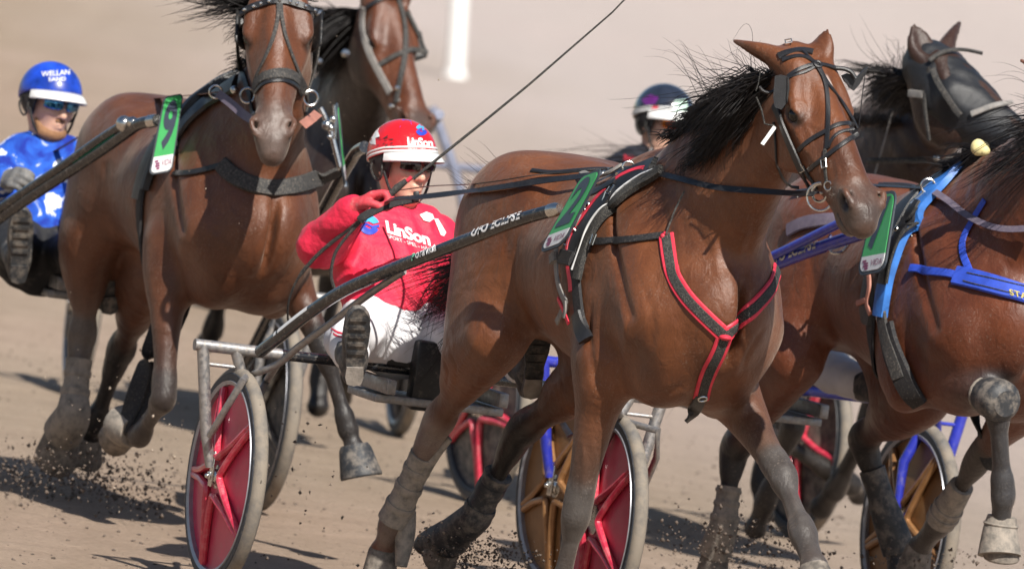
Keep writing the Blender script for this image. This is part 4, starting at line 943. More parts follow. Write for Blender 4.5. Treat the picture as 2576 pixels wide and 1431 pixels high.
            z0 = sh * .064; V2_ = [an + tv * x + np.cross(sh, tv) * y + z0 for x, y in out] + [an + tv * x + np.cross(sh, tv) * y + z0 + sh * .016 for x, y in out]; n = len(out)
            mb = MB().add(V2_, [tuple(range(n))[::-1], tuple(range(n, 2 * n))] + [(i, (i + 1) % n, n + (i + 1) % n, n + i) for i in range(n)])
            hl = [(x, y) for x, y in out if x < -.0]; m_ = len(hl)
            mh = MB(); mh.add([an + tv * x * .97 + np.cross(sh, tv) * y * .95 + z0 + sh * .016 for x, y in hl] + [an + tv * x * .97 + np.cross(sh, tv) * y * .95 + z0 + sh * .028 for x, y in hl], [tuple(range(m_, 2 * m_))] + [(i, (i + 1) % m_, m_ + (i + 1) % m_, m_ + i) for i in range(m_)])
            for q in range(5):
                x = .045 + q * .032; mb.box(an + tv * x + z0 + sh * .018, (.06, .012, .006), np.stack([np.cross(sh, tv), tv, sh]))
            mb.build('sole', boots[0], bt); mh.build('heel', boots[1], bt)  # black sole carries the red driver's shaft shadow in its colour; heel stays pale
    for s in ('R', 'L'):
        Bg = Body(.0045); fist(Bg, J[s + 'wr'], J[s + 'hd'], J[s + 'pn'], J[s + 'ac'], .007); fa = unit(J[s + 'el'] - J[s + 'wr'])
        Bg.tube([[*(J[s + 'wr'] + fa * .045), .042], [*(J[s + 'wr']), .035]], side, .015)
        for q in Bg.ops:
            if q[0] == 't': q[1][:, 3:6] += .0022
        Vg, Qg = Bg.skin(1); mobj('glove', Vg, Qg, glove, o)
    # helmet
    hc = (-.006, 0, .036); rd = (.132, .111, .120)
    def fe(a): c = math.cos(a); return math.radians(81 + 20 * (1 - c) * .5 + 9 * (c < .25) * (.25 - c))
    hm = mobj('helmet', *shell(hc, rd, A, (0, 2 * math.pi), lambda a: .001, fe, .006, 72, 20), shell_mat, o)
    if stripe:
        mobj('stripe', *shell(hc, tuple(r + .0022 for r in rd), A, (0, 2 * math.pi), lambda a: fe(a) - math.radians(10.5), lambda a: fe(a) - math.radians(7.5), .003, 72, 2), M['white_shell'], hm)
        mobj('stripe', *shell(hc, tuple(r + .0022 for r in rd), A, (0, 2 * math.pi), lambda a: fe(a) - math.radians(5), lambda a: fe(a) - math.radians(1), .003, 72, 2), M['white_shell'], hm)
    gp = lambda a: math.radians(134 + 6 * max(0, -math.cos(a))); ga = math.radians(62)
    mobj('ear_guard', *shell(hc, (rd[0] - .006, rd[1] - .005, rd[2] - .002), A, (ga, 2 * math.pi - ga), lambda a: fe(a) - .02, lambda a: fe(a) + (gp(a) - fe(a)) * min(1, (min(a, 2 * math.pi - a) - ga) / .25 + .35), .008, 48, 8), M['lining'], hm)
    V, F = [], []; n = 24
    for i in range(n + 1):
        a = math.radians(-74 + 148 * i / n); q = fe(a) - math.radians(2); ex = .042 * max(0.0, math.cos(a * 1.18)) ** .8
        b0 = (hc[0] + rd[0] * math.sin(q) * math.cos(a), rd[1] * math.sin(q) * math.sin(a), hc[2] + rd[2] * math.cos(q))
        for t in (0, .5, 1): V.append(A.p(b0[0] + ex * t * math.cos(a * .7), b0[1] + ex * t * math.sin(a * .7), b0[2] - .012 * t - .016 * t * t))
        for t in (1, .5, 0): V.append(A.p(b0[0] + ex * t * math.cos(a * .7), b0[1] + ex * t * math.sin(a * .7), b0[2] - .012 * t - .016 * t * t - .005))
    F = [(i * 6 + j, i * 6 + (j + 1) % 6, (i + 1) * 6 + (j + 1) % 6, (i + 1) * 6 + j) for i in range(n) for j in range(6)]
    mobj('visor', V, F, visor_mat, hm)
    for s in (-1, 1):
        ring = [A.p(-.004 + .030 * math.cos(t), s * (.1065 - .010 * abs(math.sin(t))), -.014 + .040 * math.sin(t)) for t in np.linspace(0, 2 * math.pi, 25)]
        MB().tube(ring, .004, 8, caps=False).build('ear_ring', M['dusty_web'], hm)
        MB().tube(crom([A.p(.03, s * .100, -.02), A.p(.045, s * .075, -.085), A.p(.05, s * .03, -.128), A.p(.05, 0, -.134)], 5), .005, 6).build('chin_strap', M['webbing'], hm)
    # glasses
    g = empty('sunglasses', None, None); g.parent = o
    for s in (-1, 1):
        V = []; n, m = 12, 6
        for lay in (0, .003):
            for i in range(n + 1):
                a = math.radians(5 + 47 * i / n) * s
                for j in range(m + 1):
                    t = j / m * 2 - 1; zc = .010; hz = .023 * (1 - .35 * abs(i / n - .4) ** 2) * (1 - .1 * (i / n)); e_ = math.sqrt(max(0, 1 - (2 * i / n - 1) ** 6)) * .25 + .75
                    V.append(A.p((.116 - lay) * math.cos(a * .78) - .004 * abs(t), (.112 - lay) * math.sin(a * .82), zc + hz * t * e_))
        k = m + 1; off = (n + 1) * k
        F = [(i * k + j, i * k + j + 1, (i + 1) * k + j + 1, (i + 1) * k + j) for i in range(n) for j in range(m)] + [(off + i * k + j, off + (i + 1) * k + j, off + (i + 1) * k + j + 1, off + i * k + j + 1) for i in range(n) for j in range(m)]
        F += [(i * k, (i + 1) * k, off + (i + 1) * k, off + i * k) for i in range(n)] + [(i * k + m, off + i * k + m, off + (i + 1) * k + m, (i + 1) * k + m) for i in range(n)]
        mobj('lens', V, F, lens, g)
        MB().tube(crom([A.p(.072, s * .078, .018), A.p(.04, s * .085, .014), A.p(-.01, s * .085, .006)], 4), .0028, 6).build('temple', M['black_plastic'], g)
    MB().tube(crom([A.p(.113, -.012, .014), A.p(.119, 0, .018), A.p(.113, .012, .014)], 4), .003, 6).build('bridge', M['black_plastic'], g)
    return o, (Vj, Qj), jk, hm
def decal(name, polys, hit, fr, o, ex, ey, mat_, parent, lift=.004, sub=0.012):
    """Printing on a curved surface: polys is a word, or a list of outlines in units of (ex, ey) pixels from o in the photograph."""
    bm = bmesh.new()
    if isinstance(polys, tuple):
        V, F = text_mesh(*polys)
        vs = [bm.verts.new((x, y, 0)) for x, y in V]
        for f_ in F:
            try: bm.faces.new([vs[i] for i in f_])
            except ValueError: pass
    else:
        for pl in polys: bm.faces.new([bm.verts.new((x, y, 0)) for x, y in pl])
    bmesh.ops.triangulate(bm, faces=list(bm.faces)); 
    for _ in range(2): bmesh.ops.subdivide_edges(bm, edges=[e for e in bm.edges if e.calc_length() > .35], cuts=1, use_grid_fill=False)
    bmesh.ops.triangulate(bm, faces=list(bm.faces)); bm.verts.index_update(); out = []; last = None
    for v in bm.verts:
        x, y = o[0] + ex[0] * v.co.x + ey[0] * v.co.y, o[1] + ex[1] * v.co.x + ey[1] * v.co.y; p, n = hit.px(x, y)
        if p is None:
            if last is None: p = P(x, y, 40); 
            else: p = last + R_ @ np.array((0, 0, 0.))
            n = unit(C_ - p); p = hit.near(P(x, y, -(R_.T @ (p - C_))[2]))[0]
        last = p; out.append(fr.loc(p + unit(C_ - p) * lift))
    F = [[v.index for v in f_.verts] for f_ in bm.faces]; bm.free()
    return mobj(name, out, F, mat_, parent, smooth=False)

# the driver in red
f = FS2; A_ = f.atx
hc_ = A_(1012, 416, -.34); fw = f.B @ np.array((.62, -.78, .02)); upv = f.B @ np.array((-.04, -.02, 1))
AX = Axes(hc_, fw, upv)
JD = dict(pelvis=A_(990, 838, -.10), chest=A_(968, 655, -.27), neck=A_(1008, 545, -.36), Rsh=A_(868, 590, -.32), Lsh=A_(1100, 610, -.32), Rel=A_(806, 618, -.08), Lel=A_(1150, 730, -.10), Rwr=A_(893, 522, .10), Lwr=A_(1165, 690, .16),
          Rhd=f.B @ np.array((.75, -.15, .55)), Rpn=f.B @ np.array((.4, -.3, -.9)), Rac=f.B @ np.array((-.5, .7, -.5)) * 1, Lhd=np.array((1, -.1, .1)), Lpn=np.array((0, -1., 0)), Lac=np.array((0, .0, -1.)),
          Rkn=A_(872, 858, .24), Lkn=A_(1270, 880, .22), Ran=A_(893, 868, .60), Lan=A_(1330, 935, .60), Rto=A_(900, 755, .66), Lto=A_(1345, 820, .66))
JD['Ran'] = A_(889, 905, .56)
D2, JK2, jk2, hm2 = person(FS2, 'driver in red jacket and red helmet holding a whip, sitting behind horse number 2', JD, AX, M['red_cloth'], M['white_cloth'], M['helmet_red'], M['white_shell'], M['lens_dark'], M['red_glove'], (M['boot_black'], M['boot_sole']), group='sulky drivers', folds_amp=.010)
HJ = Hit(FS2.w(JK2[0]), JK2[1])
ex_, ey_ = (30.5, 7.2), (8, -31)
decal('lettering', ('LinSon', .05, 0, .95), HJ, FS2, (974, 584), (31, 9.5), (-5, -30), M['letter_white'], jk2)
decal('lettering', ('SPORT - SPEL - HÄST', .01, 0, 1.0), HJ, FS2, (976, 598), (9.0, 2.9), (-2, -9), M['letter_white'], jk2)
def ball_logo(o, s, a=0.0):
    w1 = [(.0 + .95 * math.cos(t), .95 * math.sin(t)) for t in np.linspace(.5, 2.9, 14)] + [(-.6, .05), (-.1, .35), (.35, .2)]
    w2 = [(.95 * math.cos(t), .95 * math.sin(t)) for t in np.linspace(3.6, 6.0, 14)] + [(.6, -.05), (.1, -.35), (-.35, -.2)]
    w3 = [(-.85, -.28), (-.3, .15), (.3, .0), (.88, .28), (.95, .0), (.35, -.22), (-.2, -.05), (-.7, -.5)]
    return [w1], [w2], [w3]
l1, l2, l3 = ball_logo(0, 0)
for pl, m_ in ((l1, 'logo_cyan'), (l2, 'logo_blue'), (l3, 'logo_blue')): decal('emblem', pl, HJ, FS2, (929, 566), (27, 6), (5, -25), M[m_], jk2)
decal('patch', [[(0, 0), (.5, .35), (1.0, .25), (1.15, -.1), (.8, -.45), (.35, -.4)]], HJ, FS2, (1056, 540), (32, 6), (2, -30), M['letter_white'], jk2, lift=.006)
decal('patch', [[(0, .2), (.3, .25), (1.0, -.75), (.85, -1.1), (.6, -1.05)]], HJ, FS2, (1092, 556), (32, 6), (2, -30), M['letter_white'], jk2, lift=.006)
hv = np.array([v.co[:] for v in hm2.data.vertices]); hq = np.array([p.vertices[:] for p in hm2.data.polygons if len(p.vertices) == 4])
HH = Hit(FS2.w(hv), hq)
decal('lettering', ('LinSon', .05, 0, .9), HH, FS2, (1026, 366), (19, 1.2), (-2, -21), M['letter_white'], hm2)
decal('lettering', ('SPORT - SPEL - HÄST', .0, 0, 1.0), HH, FS2, (1027, 378), (5.6, .3), (0, -6.5), M['letter_white'], hm2)
for pl, m_ in ((l1, 'logo_cyan'), (l2, 'logo_blue'), (l3, 'logo_blue')): decal('emblem', pl, HH, FS2, (1061, 327), (16, 2), (2, -15), M[m_], hm2)
decal('stripe', [[(.0, .0), (.3, .1), (1.0, .0), (.9, -.14), (.3, -.06)]], HH, FS2, (985, 297), (55, 2), (2, -40), M['logo_blue'], hm2)
sp = np.random.default_rng(5); pls = []
for k in range(14):
    x, y = sp.uniform(0, 1), sp.uniform(-.5, .5); a = sp.uniform(-.3, .9); l = sp.uniform(.12, .4); pls.append([(x, y), (x + l * math.cos(a), y + l * math.sin(a)), (x + l * .6 * math.cos(a) + .03, y + l * .6 * math.sin(a) - .05), (x + .04, y - .05)])
decal('splash_pattern', pls, HH, FS2, (945, 362), (45, -2), (2, -30), M['lining'], hm2)
decal('splash_pattern', [[(0, 0), (.4, .3), (.7, .9), (1.1, 1.2), (.8, .6), (1.0, .2), (.6, .1), (.7, -.4), (.2, -.3)]], HH, FS2, (927, 352), (28, -2), (2, -34), M['letter_white'], hm2)

tr2 = [c for c in D2.children if c.name.startswith('trousers')][0]
tv = np.array([v.co[:] for v in tr2.data.vertices]); HT2 = Hit(FS2.w(tv), np.array([p.vertices[:] for p in tr2.data.polygons]))
for y in (828, 838): decal('stripe', [[(0, 0), (.5, -.25), (1, -.2), (1, .0), (.5, .02), (.0, .25)]], HT2, FS2, (833, y), (32, 9), (0, -20), M['red_trim'], tr2, lift=.006)
# ------------------------------------------------------------------ tack
M['blue_web'] = mat('blue_webbing', (.025, .07, .48), .55, var=.25, vscale=25, dust=.15, bmp=.3, bscale=500); M['blue_pad'] = mat('blue_padding', (.03, .16, .52), .5, var=.5, vscale=16, dust=.12)
M['brown_leather'] = mat('brown_leather', (.16, .055, .03), .5, var=.3, dust=.25); M['pink_leather'] = mat('faded_red_leather', (.42, .17, .12), .6, var=.25, dust=.3); M['mauve_web'] = mat('mauve_webbing', (.13, .105, .14), .6, var=.2, dust=.3)
M['grey_web'] = mat('grey_webbing', (.22, .21, .20), .8, var=.3, dust=.5, dscale=120, bmp=.4, bscale=400); M['grey_strap'] = mat('dusty_grey_strap', (.035, .034, .033), .75, var=.4, vscale=60, dust=.4, dscale=150, bmp=.5, bscale=400)
def ring(mb, c, axis, R, r, n=28, mi=0): return mb.lathe([(R + r * math.cos(t), r * math.sin(t)) for t in np.linspace(0, 2 * math.pi, 9)[:-1]], c, axis, n, mi)
def ribbon(name, pts, width, nrm, mat_, parent, fr, thick=.003, n=6, sag=0.0):
    """A free-hanging strap through world points; nrm: which way its flat side looks."""
    q = crom(pts, n); T = np.gradient(q, axis=0); T /= np.linalg.norm(T, axis=1)[:, None]; Nn = np.tile(np.asarray(nrm, float), (len(q), 1)); Nn -= T * (Nn * T).sum(1)[:, None]; Nn /= np.linalg.norm(Nn, axis=1)[:, None]; S = np.cross(T, Nn) * width / 2
    V = np.stack([fr.loc(x) for x in (q - S + Nn * thick / 2, q + S + Nn * thick / 2, q + S - Nn * thick / 2, q - S - Nn * thick / 2)], 1).reshape(-1, 3)
    F = [(i * 4 + j, i * 4 + (j + 1) % 4, (i + 1) * 4 + (j + 1) % 4, (i + 1) * 4 + j) for i in range(len(q) - 1) for j in range(4)] + [(3, 2, 1, 0), tuple(len(q) * 4 - 4 + k for k in range(4))]
    return mobj(name, V, F, mat_, parent, smooth=False)
def around(f, hit, c, u, v, a0, a1, n=40):
    """Points on a body in the plane (u, v) through c, seen from outside, between two angles in degrees (0 along u)."""
    out = []; c = np.asarray(c, float)
    for a in np.radians(np.linspace(a0, a1, n)):
        d = math.cos(a) * np.asarray(u, float) + math.sin(a) * np.asarray(v, float); o = f.w(c + d * 1.4); h = hit.t.ray_cast(Vector(o), Vector(unit(f.w(c) - o)))
        if h[0] is not None: out.append(np.array(h[0]))
    return np.array(out)
CAMV = R_ @ np.array((0, 0, 1.0))                 # from the subject towards the photographer
UPI = R_ @ np.array((0, 1.0, 0))
def thick_poly(name, pts, nrm, th, mat_, parent, fr):
    pts = np.asarray(pts, float); nrm = unit(nrm); n = len(pts); V = np.array([fr.loc(p) for p in np.vstack([pts + nrm * th / 2, pts - nrm * th / 2])])
    F = [tuple(range(n)), tuple(range(n, 2 * n))[::-1]] + [(i, n + i, n + (i + 1) % n, (i + 1) % n) for i in range(n)]
    return mobj(name, V, F, mat_, parent, smooth=False)
HB2 = Hit(F2.w(V2), Q2); HB7 = Hit(F7.w(V7), Q7); HB9 = Hit(F9.w(V9), Q9); HB8 = Hit(F8.w(V8), Q8); HB6 = Hit(F6.w(V6), Q6)
def Z1(x, y): return (1663.7 + .3939 * x, 40.2 + .3939 * y)
def Z5(x, y): return (1274.6 + .3470 * x, 375.7 + .3470 * y)
# --- bridle of number 2
b2 = empty('bridle', 'black leather bridle with crossed nosebands on the horse carrying number 2', 'bridle', F2.mat(), 'bridles')
def s2(name, pts, w_, m_='leather', par=b2, lift=.003, thick=.004, **k): return strap(F2, HB2, [Z1(*p) for p in pts], w_, name, M[m_], par, lift, thick, **k)
s2('crown_strap', [(748, 262), (800, 238), (870, 222), (925, 222), (968, 235)], .026); s2('crown_strap', [(775, 285), (850, 262), (915, 262), (975, 300)], .016)
s2('brow_band', [(812, 392), (860, 352), (930, 322), (990, 312), (1050, 318), (1100, 335), (1160, 345)], .014); s2('brow_band', [(815, 402), (870, 375), (945, 350), (988, 322)], .010)
s2('face_strap', [(885, 215), (930, 258), (975, 305), (1015, 360), (1045, 430), (1060, 520), (1068, 640), (1066, 760), (1060, 850)], .015)
s2('face_strap', [(1010, 340), (1050, 420), (1110, 500), (1165, 575), (1210, 650), (1245, 720)], .013)
s2('noseband', [(880, 858), (930, 810), (1000, 765), (1060, 738), (1100, 705), (1160, 690), (1225, 692)], .016)
s2('noseband', [(945, 985), (1000, 940), (1060, 895), (1120, 850), (1190, 795), (1255, 752)], .016); s2('noseband', [(1072, 840), (1090, 785), (1140, 742), (1230, 728)], .011)
s2('cheek_piece', [(735, 575), (775, 660), (812, 770), (850, 860), (880, 930), (905, 985)], .026, lift=.008, thick=.006)
s2('cheek_piece', [(905, 960), (930, 1000), (975, 1065), (1000, 1110)], .014, 'dusty_web'); s2('cheek_piece', [(890, 985), (925, 1060), (960, 1105)], .022)
s2('throat_latch', [(722, 680), (735, 800), (742, 930), (770, 1030), (822, 1088), (880, 1092)], .008)
s2('bit_strap', [(1050, 850), (1048, 930), (1052, 1000), (1062, 1060)], .013, 'dusty_web')
s2('buckle_strap', [(1240, 700), (1270, 770), (1282, 850), (1290, 905)], .012, 'dusty_web')
bp, bn = HB2.pxr(*Z1(1010, 1130)); bc = bp + CAMV * .012; bax = unit(.75 * CAMV + F2.w(H2.l * -1) - F2.O)
mb = MB(); ring(mb, F2.loc(bc), F2.B @ bax, .028, .0045); mb.build('bit_ring', M['steel'], b2)
mb = MB(); ring(mb, F2.loc(bc - UPI * .012 + F2.h * .004), F2.B @ unit(bax + F2.l * .3), .044, .0038); mb.build('bit_ring', M['steel'], b2)
p_, _ = HB2.pxr(*Z1(1065, 1085)); mb = MB(); ring(mb, F2.loc(p_ + CAMV * .008), F2.B @ bax, .014, .003, 20); mb.build('bit_link', M['steel'], b2); mb = MB(); mb.tube([F2.loc(bc), F2.loc(bc + (R_ @ np.array((.05, .004, -.01))))], .005, 8); mb.build('bit', M['steel'], b2)
kp, kn = HB2.pxr(*Z1(995, 318)); mb = MB(); ring(mb, F2.loc(kp + kn * .006), F2.B @ kn, .011, .006, 16); mb.build('knot', M['leather'], b2)
for bx, by, rot in ((815, 180, .2), (860, 1130, 0), (900, 965, .5), (1050, 945, .1)):
    p_, n_ = HB2.pxr(*Z1(bx, by))
    if p_ is None: p_ = f_ = bc * 0 + P(*Z1(bx, by), -(R_.T @ (kp - C_))[2] + (0 if by < 500 else -.02)); n_ = CAMV
    T_ = R_ @ np.array((math.cos(rot), math.sin(rot), 0)); T_ = unit(T_ - n_ * (T_ @ n_)); S_ = np.cross(n_, T_); q = [p_ + n_ * .010 + T_ * a + S_ * b for a, b in ((-.010, -.013), (.010, -.013), (.010, .013), (-.010, .013), (-.010, -.013))]
    MB().tube([F2.loc(x) for x in q], .0022, 6).build('buckle', M['steel'], b2)
# blinkers: stiff cups standing off the cheeks, pushed open
def blinker(H, f, sg, par, back=0.0, out=.16):
    P_ = lambda u, l, n: H.p(u, sg * l, n)
    V = []; nn = 7
    for i in range(nn):
        q = i / (nn - 1)
        for u in (.085, .12, .17, .205):
            V.append(P_(u + .01 * math.sin(q * 3), .098 + out * .32 * q ** 1.3, -.155 + .06 * q - back * q))
    F = [(i * 4 + j, i * 4 + j + 1, (i + 1) * 4 + j + 1, (i + 1) * 4 + j) for i in range(nn - 1) for j in range(3)]
    o = mobj('blinker', V, F, M['black_plastic'], par); md = o.modifiers.new('thickness', 'SOLIDIFY'); md.thickness = .006; return o
def px_poly(hitp, pts, zoom, d=0.0): 
    dep = -(R_.T @ (hitp - C_))[2] + d; return [P(*zoom(*p), dep) for p in pts]
e_p, _ = HB2.pxr(*Z1(790, 600))
thick_poly('blinker', px_poly(e_p, [(728, 385), (762, 376), (806, 386), (808, 470), (800, 560), (770, 600), (728, 585), (716, 520), (722, 455)], Z1, -.02), unit(CAMV - .5 * F2.l), .008, M['leather'], b2, F2)
thick_poly('blinker_rim', px_poly(e_p, [(806, 386), (815, 400), (818, 470), (803, 560), (800, 520), (806, 460)], Z1, -.028), CAMV, .006, M['black_plastic'], b2, F2)
MB().tube([F2.loc(x) for x in crom(px_poly(e_p, [(625, 452), (650, 480), (690, 490), (725, 470), (735, 430)], Z1, .02), 4)], .011, 8, flat=.5).build('blinker_wire', M['leather'], b2)
d_p, _ = HB2.pxr(*Z1(1150, 420))
thick_poly('blinker', px_poly(d_p, [(1150, 382), (1185, 368), (1222, 378), (1236, 400), (1222, 450), (1200, 462), (1190, 440), (1168, 420)], Z1, .02), unit(CAMV + .4 * F2.l), .008, M['leather'], b2, F2)
thick_poly('blinker_arm', px_poly(d_p, [(1205, 462), (1240, 400), (1290, 345), (1318, 326), (1312, 350), (1262, 440), (1228, 478)], Z1, .02), unit(CAMV + .4 * F2.l), .008, M['leather'], b2, F2)
MB().tube([F2.loc(x) for x in crom(px_poly(d_p, [(1100, 335), (1160, 338), (1210, 358), (1240, 400)], Z1, .0), 4)], .007, 8).build('brow_wire', M['leather'], b2)
MB().tube([F2.loc(x) for x in px_poly(d_p, [(1303, 360), (1282, 520), (1262, 700)], Z1, .0)], .0016, 5).build('cord', M['leather'], b2)
p_, n_ = HB2.pxr(*Z1(600, 520)); mb = MB(); ring(mb, F2.loc(p_ + n_ * .02), F2.B @ unit(CAMV - .3 * F2.l), .0085, .0018, 18); mb.build('ring', M['steel'], b2)
dd = min(dps(HB2.pxr(*Z1(q_, w_))[0]) for q_, w_ in ((600, 520), (690, 720), (650, 800), (730, 705))) - .025
MB().tube([F2.loc(P(*Z1(*q), dd)) for q in ((632, 350), (620, 430), (604, 480))], .0018, 5).tube([F2.loc(P(*Z1(*q), dd)) for q in ((606, 518), (640, 600), (660, 690), (700, 700), (722, 700))], .003, 5).build('cord', M['dusty_web'], b2)
thick_poly('tag', [P(*Z1(*q), dd) for q in ((634, 815), (654, 827), (736, 715), (716, 700))], CAMV, .004, M['white'], b2, F2)
# --- reins of number 2
hand2 = FS2.w(JD['Rwr'] + .09 * unit(JD['Rhd']))
tr_p, tr_n = HB2.pxr(1600, 470); ter = P(1581, 422, -(R_.T @ (tr_p - C_))[2] + .18)
r2 = empty('reins', 'black leather reins running from the bit of number 2 to the red driver', 'reins', F2.mat(), 'reins')
def plc(pts, d0, d1, hit, off=.03):
    """As pl, but kept clear of the body in front of which the strap runs."""
    q = crom([(x, y, d0 + (d1 - d0) * i / (len(pts) - 1)) for i, (x, y) in enumerate(pts)], 5); D = []
    for x, y, d in q:
        h = hit.px(x, y)[0]; D.append(d if h is None else min(d, dps(h) - off))
    D = np.array(D)
    for _ in range(4): D[1:-1] = np.minimum(D[1:-1], .25 * D[:-2] + .5 * D[1:-1] + .25 * D[2:])
    return [P(x, y, d) for (x, y, _), d in zip(q, D)]
def pl(pts, d0, d1): return [P(x, y, d0 + (d1 - d0) * i / (len(pts) - 1)) for i, (x, y) in enumerate(pts)]
ribbon('rein', plc([(2050, 488), (1990, 486), (1900, 480), (1800, 471), (1710, 450), (1640, 432), (1582, 423)], dps(bc) - .03, dps(ter), HB2), .021, CAMV + .4 * UPI, M['leather'], r2, F2)
ribbon('rein', plc([(1580, 424), (1480, 441), (1365, 455), (1250, 472), (1150, 485), (1052, 496), (1000, 499), (955, 510)], dps(ter) + .01, dps(hand2) + .03, HB2), .022, CAMV + .5 * UPI, M['leather'], r2, F2)
ribbon('hand_loop', pl([(1052, 499), (1005, 508), (960, 522), (915, 545), (905, 556)], dps(hand2) - .06, dps(hand2) - .04), .026, CAMV + .4 * UPI, M['webbing'], r2, F2, thick=.010)
MB().box(F2.loc(P(1047, 494, dps(hand2) - .07)), (.020, .020, .034), np.stack([F2.B @ (R_ @ np.array((1, .1, 0))), F2.B @ CAMV, F2.B @ UPI]), bev=.004).build('keeper', M['leather'], r2)
ribbon('rein', plc([(1575, 420), (1470, 432), (1365, 438), (1250, 456), (1180, 464), (1090, 468), (1010, 478)], dps(ter) + .35, dps(hand2) + .25, HB2), .009, UPI, M['leather'], r2, F2)
MB().tube([F2.loc(x) for x in crom(pl([(905, 556), (860, 590), (800, 640), (750, 700), (727, 755), (724, 800), (731, 812)], dps(hand2) - .02, dps(hand2) + .3), 4)], [.0065] * 12 + [.004] * 13, 6).tube([F2.loc(x) for x in crom(pl([(905, 560), (868, 600), (842, 640), (833, 690), (842, 725), (862, 742)], dps(hand2) - .02, dps(hand2) + .1), 4)], .0055, 6).build('rein_end', M['grey_strap'], r2)
w2 = empty('whip', 'long thin black driving whip with red band, raised from the red glove', 'whip', F2.mat(), 'whips')
wp = pl([(985, 490), (1040, 450), (1110, 392), (1215, 308), (1330, 214), (1450, 110), (1540, 32), (1590, -20), (1650, -75)], dps(hand2) - .02, dps(hand2) - .25)
MB().tube([F2.loc(x) for x in pl([(980, 492), (1000, 472), (1022, 455)], dps(hand2) - .03, dps(hand2) - .04)], [.011, .013, .009], 10).build('handle', M['grey_strap'], w2)
MB().tube([F2.loc(x) for x in pl([(1024, 456), (1036, 446)], dps(hand2) - .04, dps(hand2) - .042)], .0075, 10).build('band', M['red_trim'], w2)
MB().tube([F2.loc(x) for x in wp[1:]], [.0055, .0052, .0045, .004, .0035, .003, .0026, .002], 8).build('lash', M['grey_strap'], w2)
# --- harness of number 2
k2 = empty('harness', 'black saddle pad and breast strap edged in red on the horse carrying number 2', 'harness', F2.mat(), 'harnesses')
def s5(name, pts, w_, m_, lift=.004, thick=.006, par=k2, **k): return strap(F2, HB2, [Z5(*p) for p in pts], w_, name, M[m_], par, lift, thick, **k)
s5('saddle_pad', [(1150, 165), (1060, 225), (980, 275), (900, 325), (820, 395), (745, 470), (690, 540), (640, 630), (600, 740), (570, 830), (545, 945)], .040, 'dusty_web', .012, .016)
s5('piping', [(1150, 155), (1030, 205), (940, 258), (860, 315), (780, 390), (712, 465), (660, 530), (615, 610), (580, 720), (548, 810), (520, 885)], .007, 'letter_white', .024, .004)
s5('saddle', [(1080, 150), (960, 190), (860, 245), (780, 320), (710, 400), (640, 500), (570, 600), (515, 700), (490, 790)], .085, 'leather', .010, .014)
s5('red_band', [(1040, 165), (940, 190), (840, 235), (760, 310), (690, 380), (620, 470), (555, 560), (505, 650), (482, 730), (480, 800)], .017, 'red_trim', .024, .004)
s5('red_band', [(470, 840), (478, 900), (488, 960), (490, 1030)], .030, 'red_trim', .012, .003)
s5('girth', [(480, 760), (500, 880), (520, 980), (532, 1100), (548, 1230), (568, 1320)], .055, 'webbing', .006, .008)
s5('girth', [(535, 1190), (548, 1260), (566, 1330), (590, 1395)], .055, 'leather', .012, .010)
s5('side_strap', [(405, 690), (402, 760), (405, 850), (412, 940), (430, 1010), (455, 1070), (480, 1110)], .026, 'grey_web', .022, .004)
s5('side_strap', [(395, 770), (400, 830)], .036, 'grey_web', .028, .010); s5('side_strap', [(445, 790), (480, 800), (530, 815)], .050, 'webbing', .030, .006)
s5('side_strap', [(415, 1075), (440, 1130), (465, 1190), (490, 1260)], .018, 'red_trim', .020, .003); s5('side_strap', [(478, 1100), (482, 1160), (470, 1215)], .016, 'grey_web', .026, .004)
s5('side_strap', [(396, 1240), (420, 1205), (440, 1160)], .022, 'grey_web', .016, .004)
s5('trace_strap', [(590, 655), (660, 670), (760, 668), (860, 660), (960, 652), (1060, 638), (1140, 628)], .026, 'webbing', .006, .004)
for bx, by in ((675, 670), (490, 672), (790, 320), (765, 360)):
    p_, n_ = HB2.pxr(*Z5(bx, by)); T_ = unit(F2.h - n_ * (F2.h @ n_)); S_ = np.cross(n_, T_); q = [p_ + n_ * .026 + T_ * a + S_ * b for a, b in ((-.012, -.017), (.012, -.017), (.012, .017), (-.012, .017), (-.012, -.017))]
    MB().tube([F2.loc(x) for x in q], .0028, 6).build('buckle', M['steel'], k2)
mb = MB(); ring(mb, F2.loc(ter), F2.B @ unit(CAMV + .3 * F2.h), .020, .0035); mb.tube([F2.loc(ter - UPI * .02), F2.loc(ter - UPI * .055 - F2.h * .02)], .006, 8).build('terret', M['steel'], k2)
_tp = [P(1553, 440, dps(ter) - .05), P(1568, 432, dps(ter) - .03), P(1580, 424, dps(ter))]; MB().tube([F2.loc(x) for x in _tp], [.009, .006, .004], 8).build('swivel', M['steel'], k2)
p_, n_ = HB2.pxr(*Z5(730, 230)); mb = MB(); ring(mb, F2.loc(p_ + n_ * .03), F2.B @ n_, .013, .004, 18); mb.build('ring', M['steel'], k2)
s5('back_strap', [(560, 215), (640, 230), (720, 225), (800, 190), (860, 150)], .024, 'grey_web', .02, .006); s5('back_strap', [(600, 365), (680, 345), (760, 300), (830, 262)], .026, 'leather', .026, .006)
s5('crupper_strap', [(180, 160), (300, 175), (420, 170), (520, 160), (640, 150), (760, 150)], .020, 'leather', .004, .004)
hp_, hn_ = HB2.pxr(*Z5(590, 420)); dh = dps(hp_) - .05
mb = MB().ball(F2.loc(P(*Z5(592, 405), dh)), .014, 12).ball(F2.loc(P(*Z5(565, 440), dh)), .009, 10)
mb.tube([F2.loc(P(*Z5(*q), dh)) for q in ((540, 475), (520, 520), (500, 560))], [.008, .010, .007], 8); mb.build('shaft_clip', M['steel'], k2)
